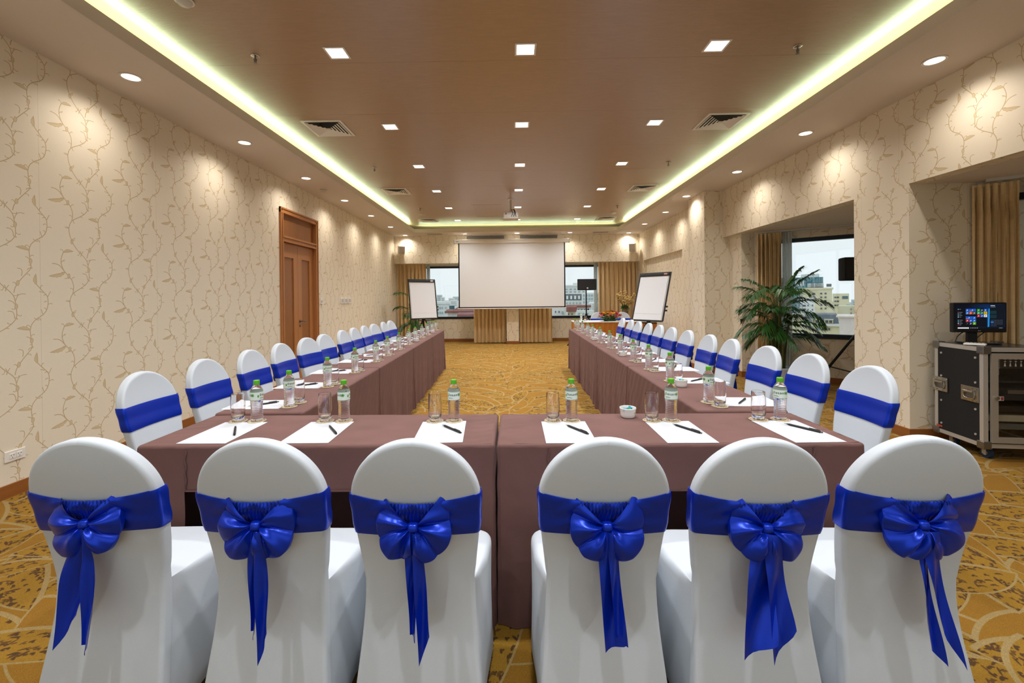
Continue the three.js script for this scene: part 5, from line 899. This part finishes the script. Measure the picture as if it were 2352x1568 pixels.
// through the far windows, left of the screen
building('white apartment block with cornice left of the screen', 985, 1031, 698, 75, B.white, { parapet: 0.4, win: [[[1006, 1011, 1016, 1024], [707, 718], 2.2, 5, B.winLight]] });
building('teal-clad rooftop block beside the screen edge', 1032, 1044, 702, 68, B.tealDark, { depth: 5 });
building('pale house with red hipped roof below the screen', 1028, 1100, 714, 48, B.pale, { depth: 8, extra: (t, X, Yp, w, h) => { const g = new THREE.ConeGeometry(w * .56, 0.7, 4); g.rotateY(Math.PI / 4); g.scale(1, 1, .7); mesh('hipped_roof', at(g, 0, h + .3, -4), B.red, t); block(t, 'gable', X(1062), X(1085), Yp(727), Yp(720), 0, .8, B.cream); block(t, 'eaves', -w / 2 - .3, w / 2 + .3, h - .2, h, -8.3, .4, B.red); } });
building('red tile roof house in front of the white block', 1050, 1108, 722, 40, B.red, { depth: 6 });
[[985, 1006, 692, 150], [1003, 1016, 677, 420], [1012, 1022, 682, 380], [1020, 1034, 690, 210], [1030, 1044, 684, 240], [1040, 1060, 681, 330], [1034, 1050, 689, 130], [950, 990, 690, 260], [1046, 1075, 691, 160]].forEach(([a, b, t, d], i) => building(`${['hazy white', 'distant grey'][i % 2]} city block number ${ORD[i]} along the skyline left of the screen`.replace('number ', ''), a, b, t, d, i % 2 ? B.paintedHaze : B.white, { win: [[seq(a + 3, b - 3, 4), seq(t + 4, t + 12, 3), 1.6, 1.8, B.grey]] }));
// right of the screen
building('large white stepped building right of the screen', 1288, 1346, 658, 150, B.white, { depth: 20, parapet: .5, win: [[seq(1301, 1340, 5), [664, 670], 5, 3, B.grey]], extra: (t, X, Yp, w, h) => block(t, 'roof_storey', X(1316), X(1346), h, Yp(649), -14, -2, B.pale) });
building('slate mansard building with white dormers right of the screen', 1285, 1336, 690, 112, B.pale, { depth: 12, win: [[seq(1302, 1332, 5), [696], 3, 4, B.winLight]], extra: (t, X, Yp, w, h) => { block(t, 'mansard_roof', -w / 2, w / 2, h, Yp(675), -11, -.4, B.slate); for (const px of [1303, 1312, 1321, 1330]) block(t, 'dormer', X(px) - .25, X(px) + .25, Yp(687), Yp(679), -1, .1, B.white); } });
building('white glazed block behind the stand speaker', 1338, 1380, 672, 104, B.white, { win: [[seq(1341, 1372, 6), [678, 686, 694], 3.4, 5, B.winLight]] });
building('long red roof building under the mansard', 1303, 1354, 706, 62, B.white, { depth: 7, win: [[seq(1308, 1350, 7), [711], 3, 3, B.win]], extra: (t, X, Yp, w, h) => block(t, 'tiled_roof', -w / 2 - .2, w / 2 + .2, h, Yp(701.5), -7, .4, B.red) });
building('white house with stair window at the curtain edge', 1262, 1300, 707, 50, B.white, { depth: 1.5, win: [[[1276, 1284], [716], 2.2, 4], [[1292], [718], 4, 7, B.winLight]] });
building('small cream house among the roofs', 1304, 1322, 716, 45, B.cream, { depth: 3, win: [[[1306, 1314], [721], 3, 3]], extra: (t, X, Yp, w, h) => block(t, 'tiled_roof', -w / 2 - .15, w / 2 + .15, h, h + .5, -5, .3, B.red) });
building('pale flat-roofed house right of the cream one', 1324, 1362, 713, 40, B.pale, { depth: 1.5, win: [[[1330, 1340, 1350], [720], 4, 4, B.winLight]] });
[[1352, 1385, 695, 70], [1380, 1420, 680, 180], [1240, 1290, 683, 260], [1420, 1470, 690, 240]].forEach(([a, b, t, d], i) => building(`distant pale block ${ORD[i]} along the skyline right of the screen`, a, b, t, d, i % 2 ? B.paintedHaze : B.white, { win: [[seq(a + 4, b - 4, 5), seq(t + 4, t + 14, 3), 2, 2, B.grey]] }));
// past the curtain at the equipment case, and along the skyline on that side
building('grey-roofed house beyond the equipment case window', 2325, 2420, 712, 80, B.white, { win: [[[2342, 2356, 2372], [722], 5, 6]], extra: (t, X, Yp, w, h) => block(t, 'slate_roof', -w / 2, w / 2, h, Yp(700), -9, .2, B.slate) });
[[2290, 2360, 690, 300], [2340, 2440, 686, 420], [2200, 2300, 688, 350], [1990, 2080, 684, 300], [2080, 2190, 690, 260]].forEach(([a, b, t, d], i) => building(`hazy city block ${ORD[i]} along the horizon beyond the bay windows`, a, b, t, d, B.paintedHaze, { win: [[seq(a + 8, b - 8, 6), seq(t + 4, t + 12, 2), 3, 2, B.grey]] }));
for (const [px, py, d, s] of [[2345, 742, 46, 2.6], [2470, 744, 50, 2.8]]) {
  const [x, y] = atDepth(px, py, d), t = thing('street_tree', 'dark green leafy tree outside the equipment case window', 'tree', V(x, GROUND, d), 0, 'trees outside the bay window'), r = rng(Math.round(px)), L = [];
  for (let k = 0; k < 40; k++) { const g = new THREE.IcosahedronGeometry(s * (0.22 + .16 * r()), 1), a = r() * 6.28, b = Math.acos(2 * r() - 1), q = s * 0.8 * Math.cbrt(r()); g.translate(q * Math.sin(b) * Math.cos(a), y - GROUND - s * .6 + q * Math.cos(b) * .8, q * Math.sin(b) * Math.sin(a)); L.push(g); }
  mesh('crown', merge(L), B.tree, t); mesh('trunk', cyl(0.3, 0.15, y - GROUND - s, 0, (y - GROUND - s) / 2, 0), M.cane, t);
}
scene.traverse((o) => { if (o.isMesh) { o.castShadow = true; o.receiveShadow = true; } });
renderer.render(scene, camera);
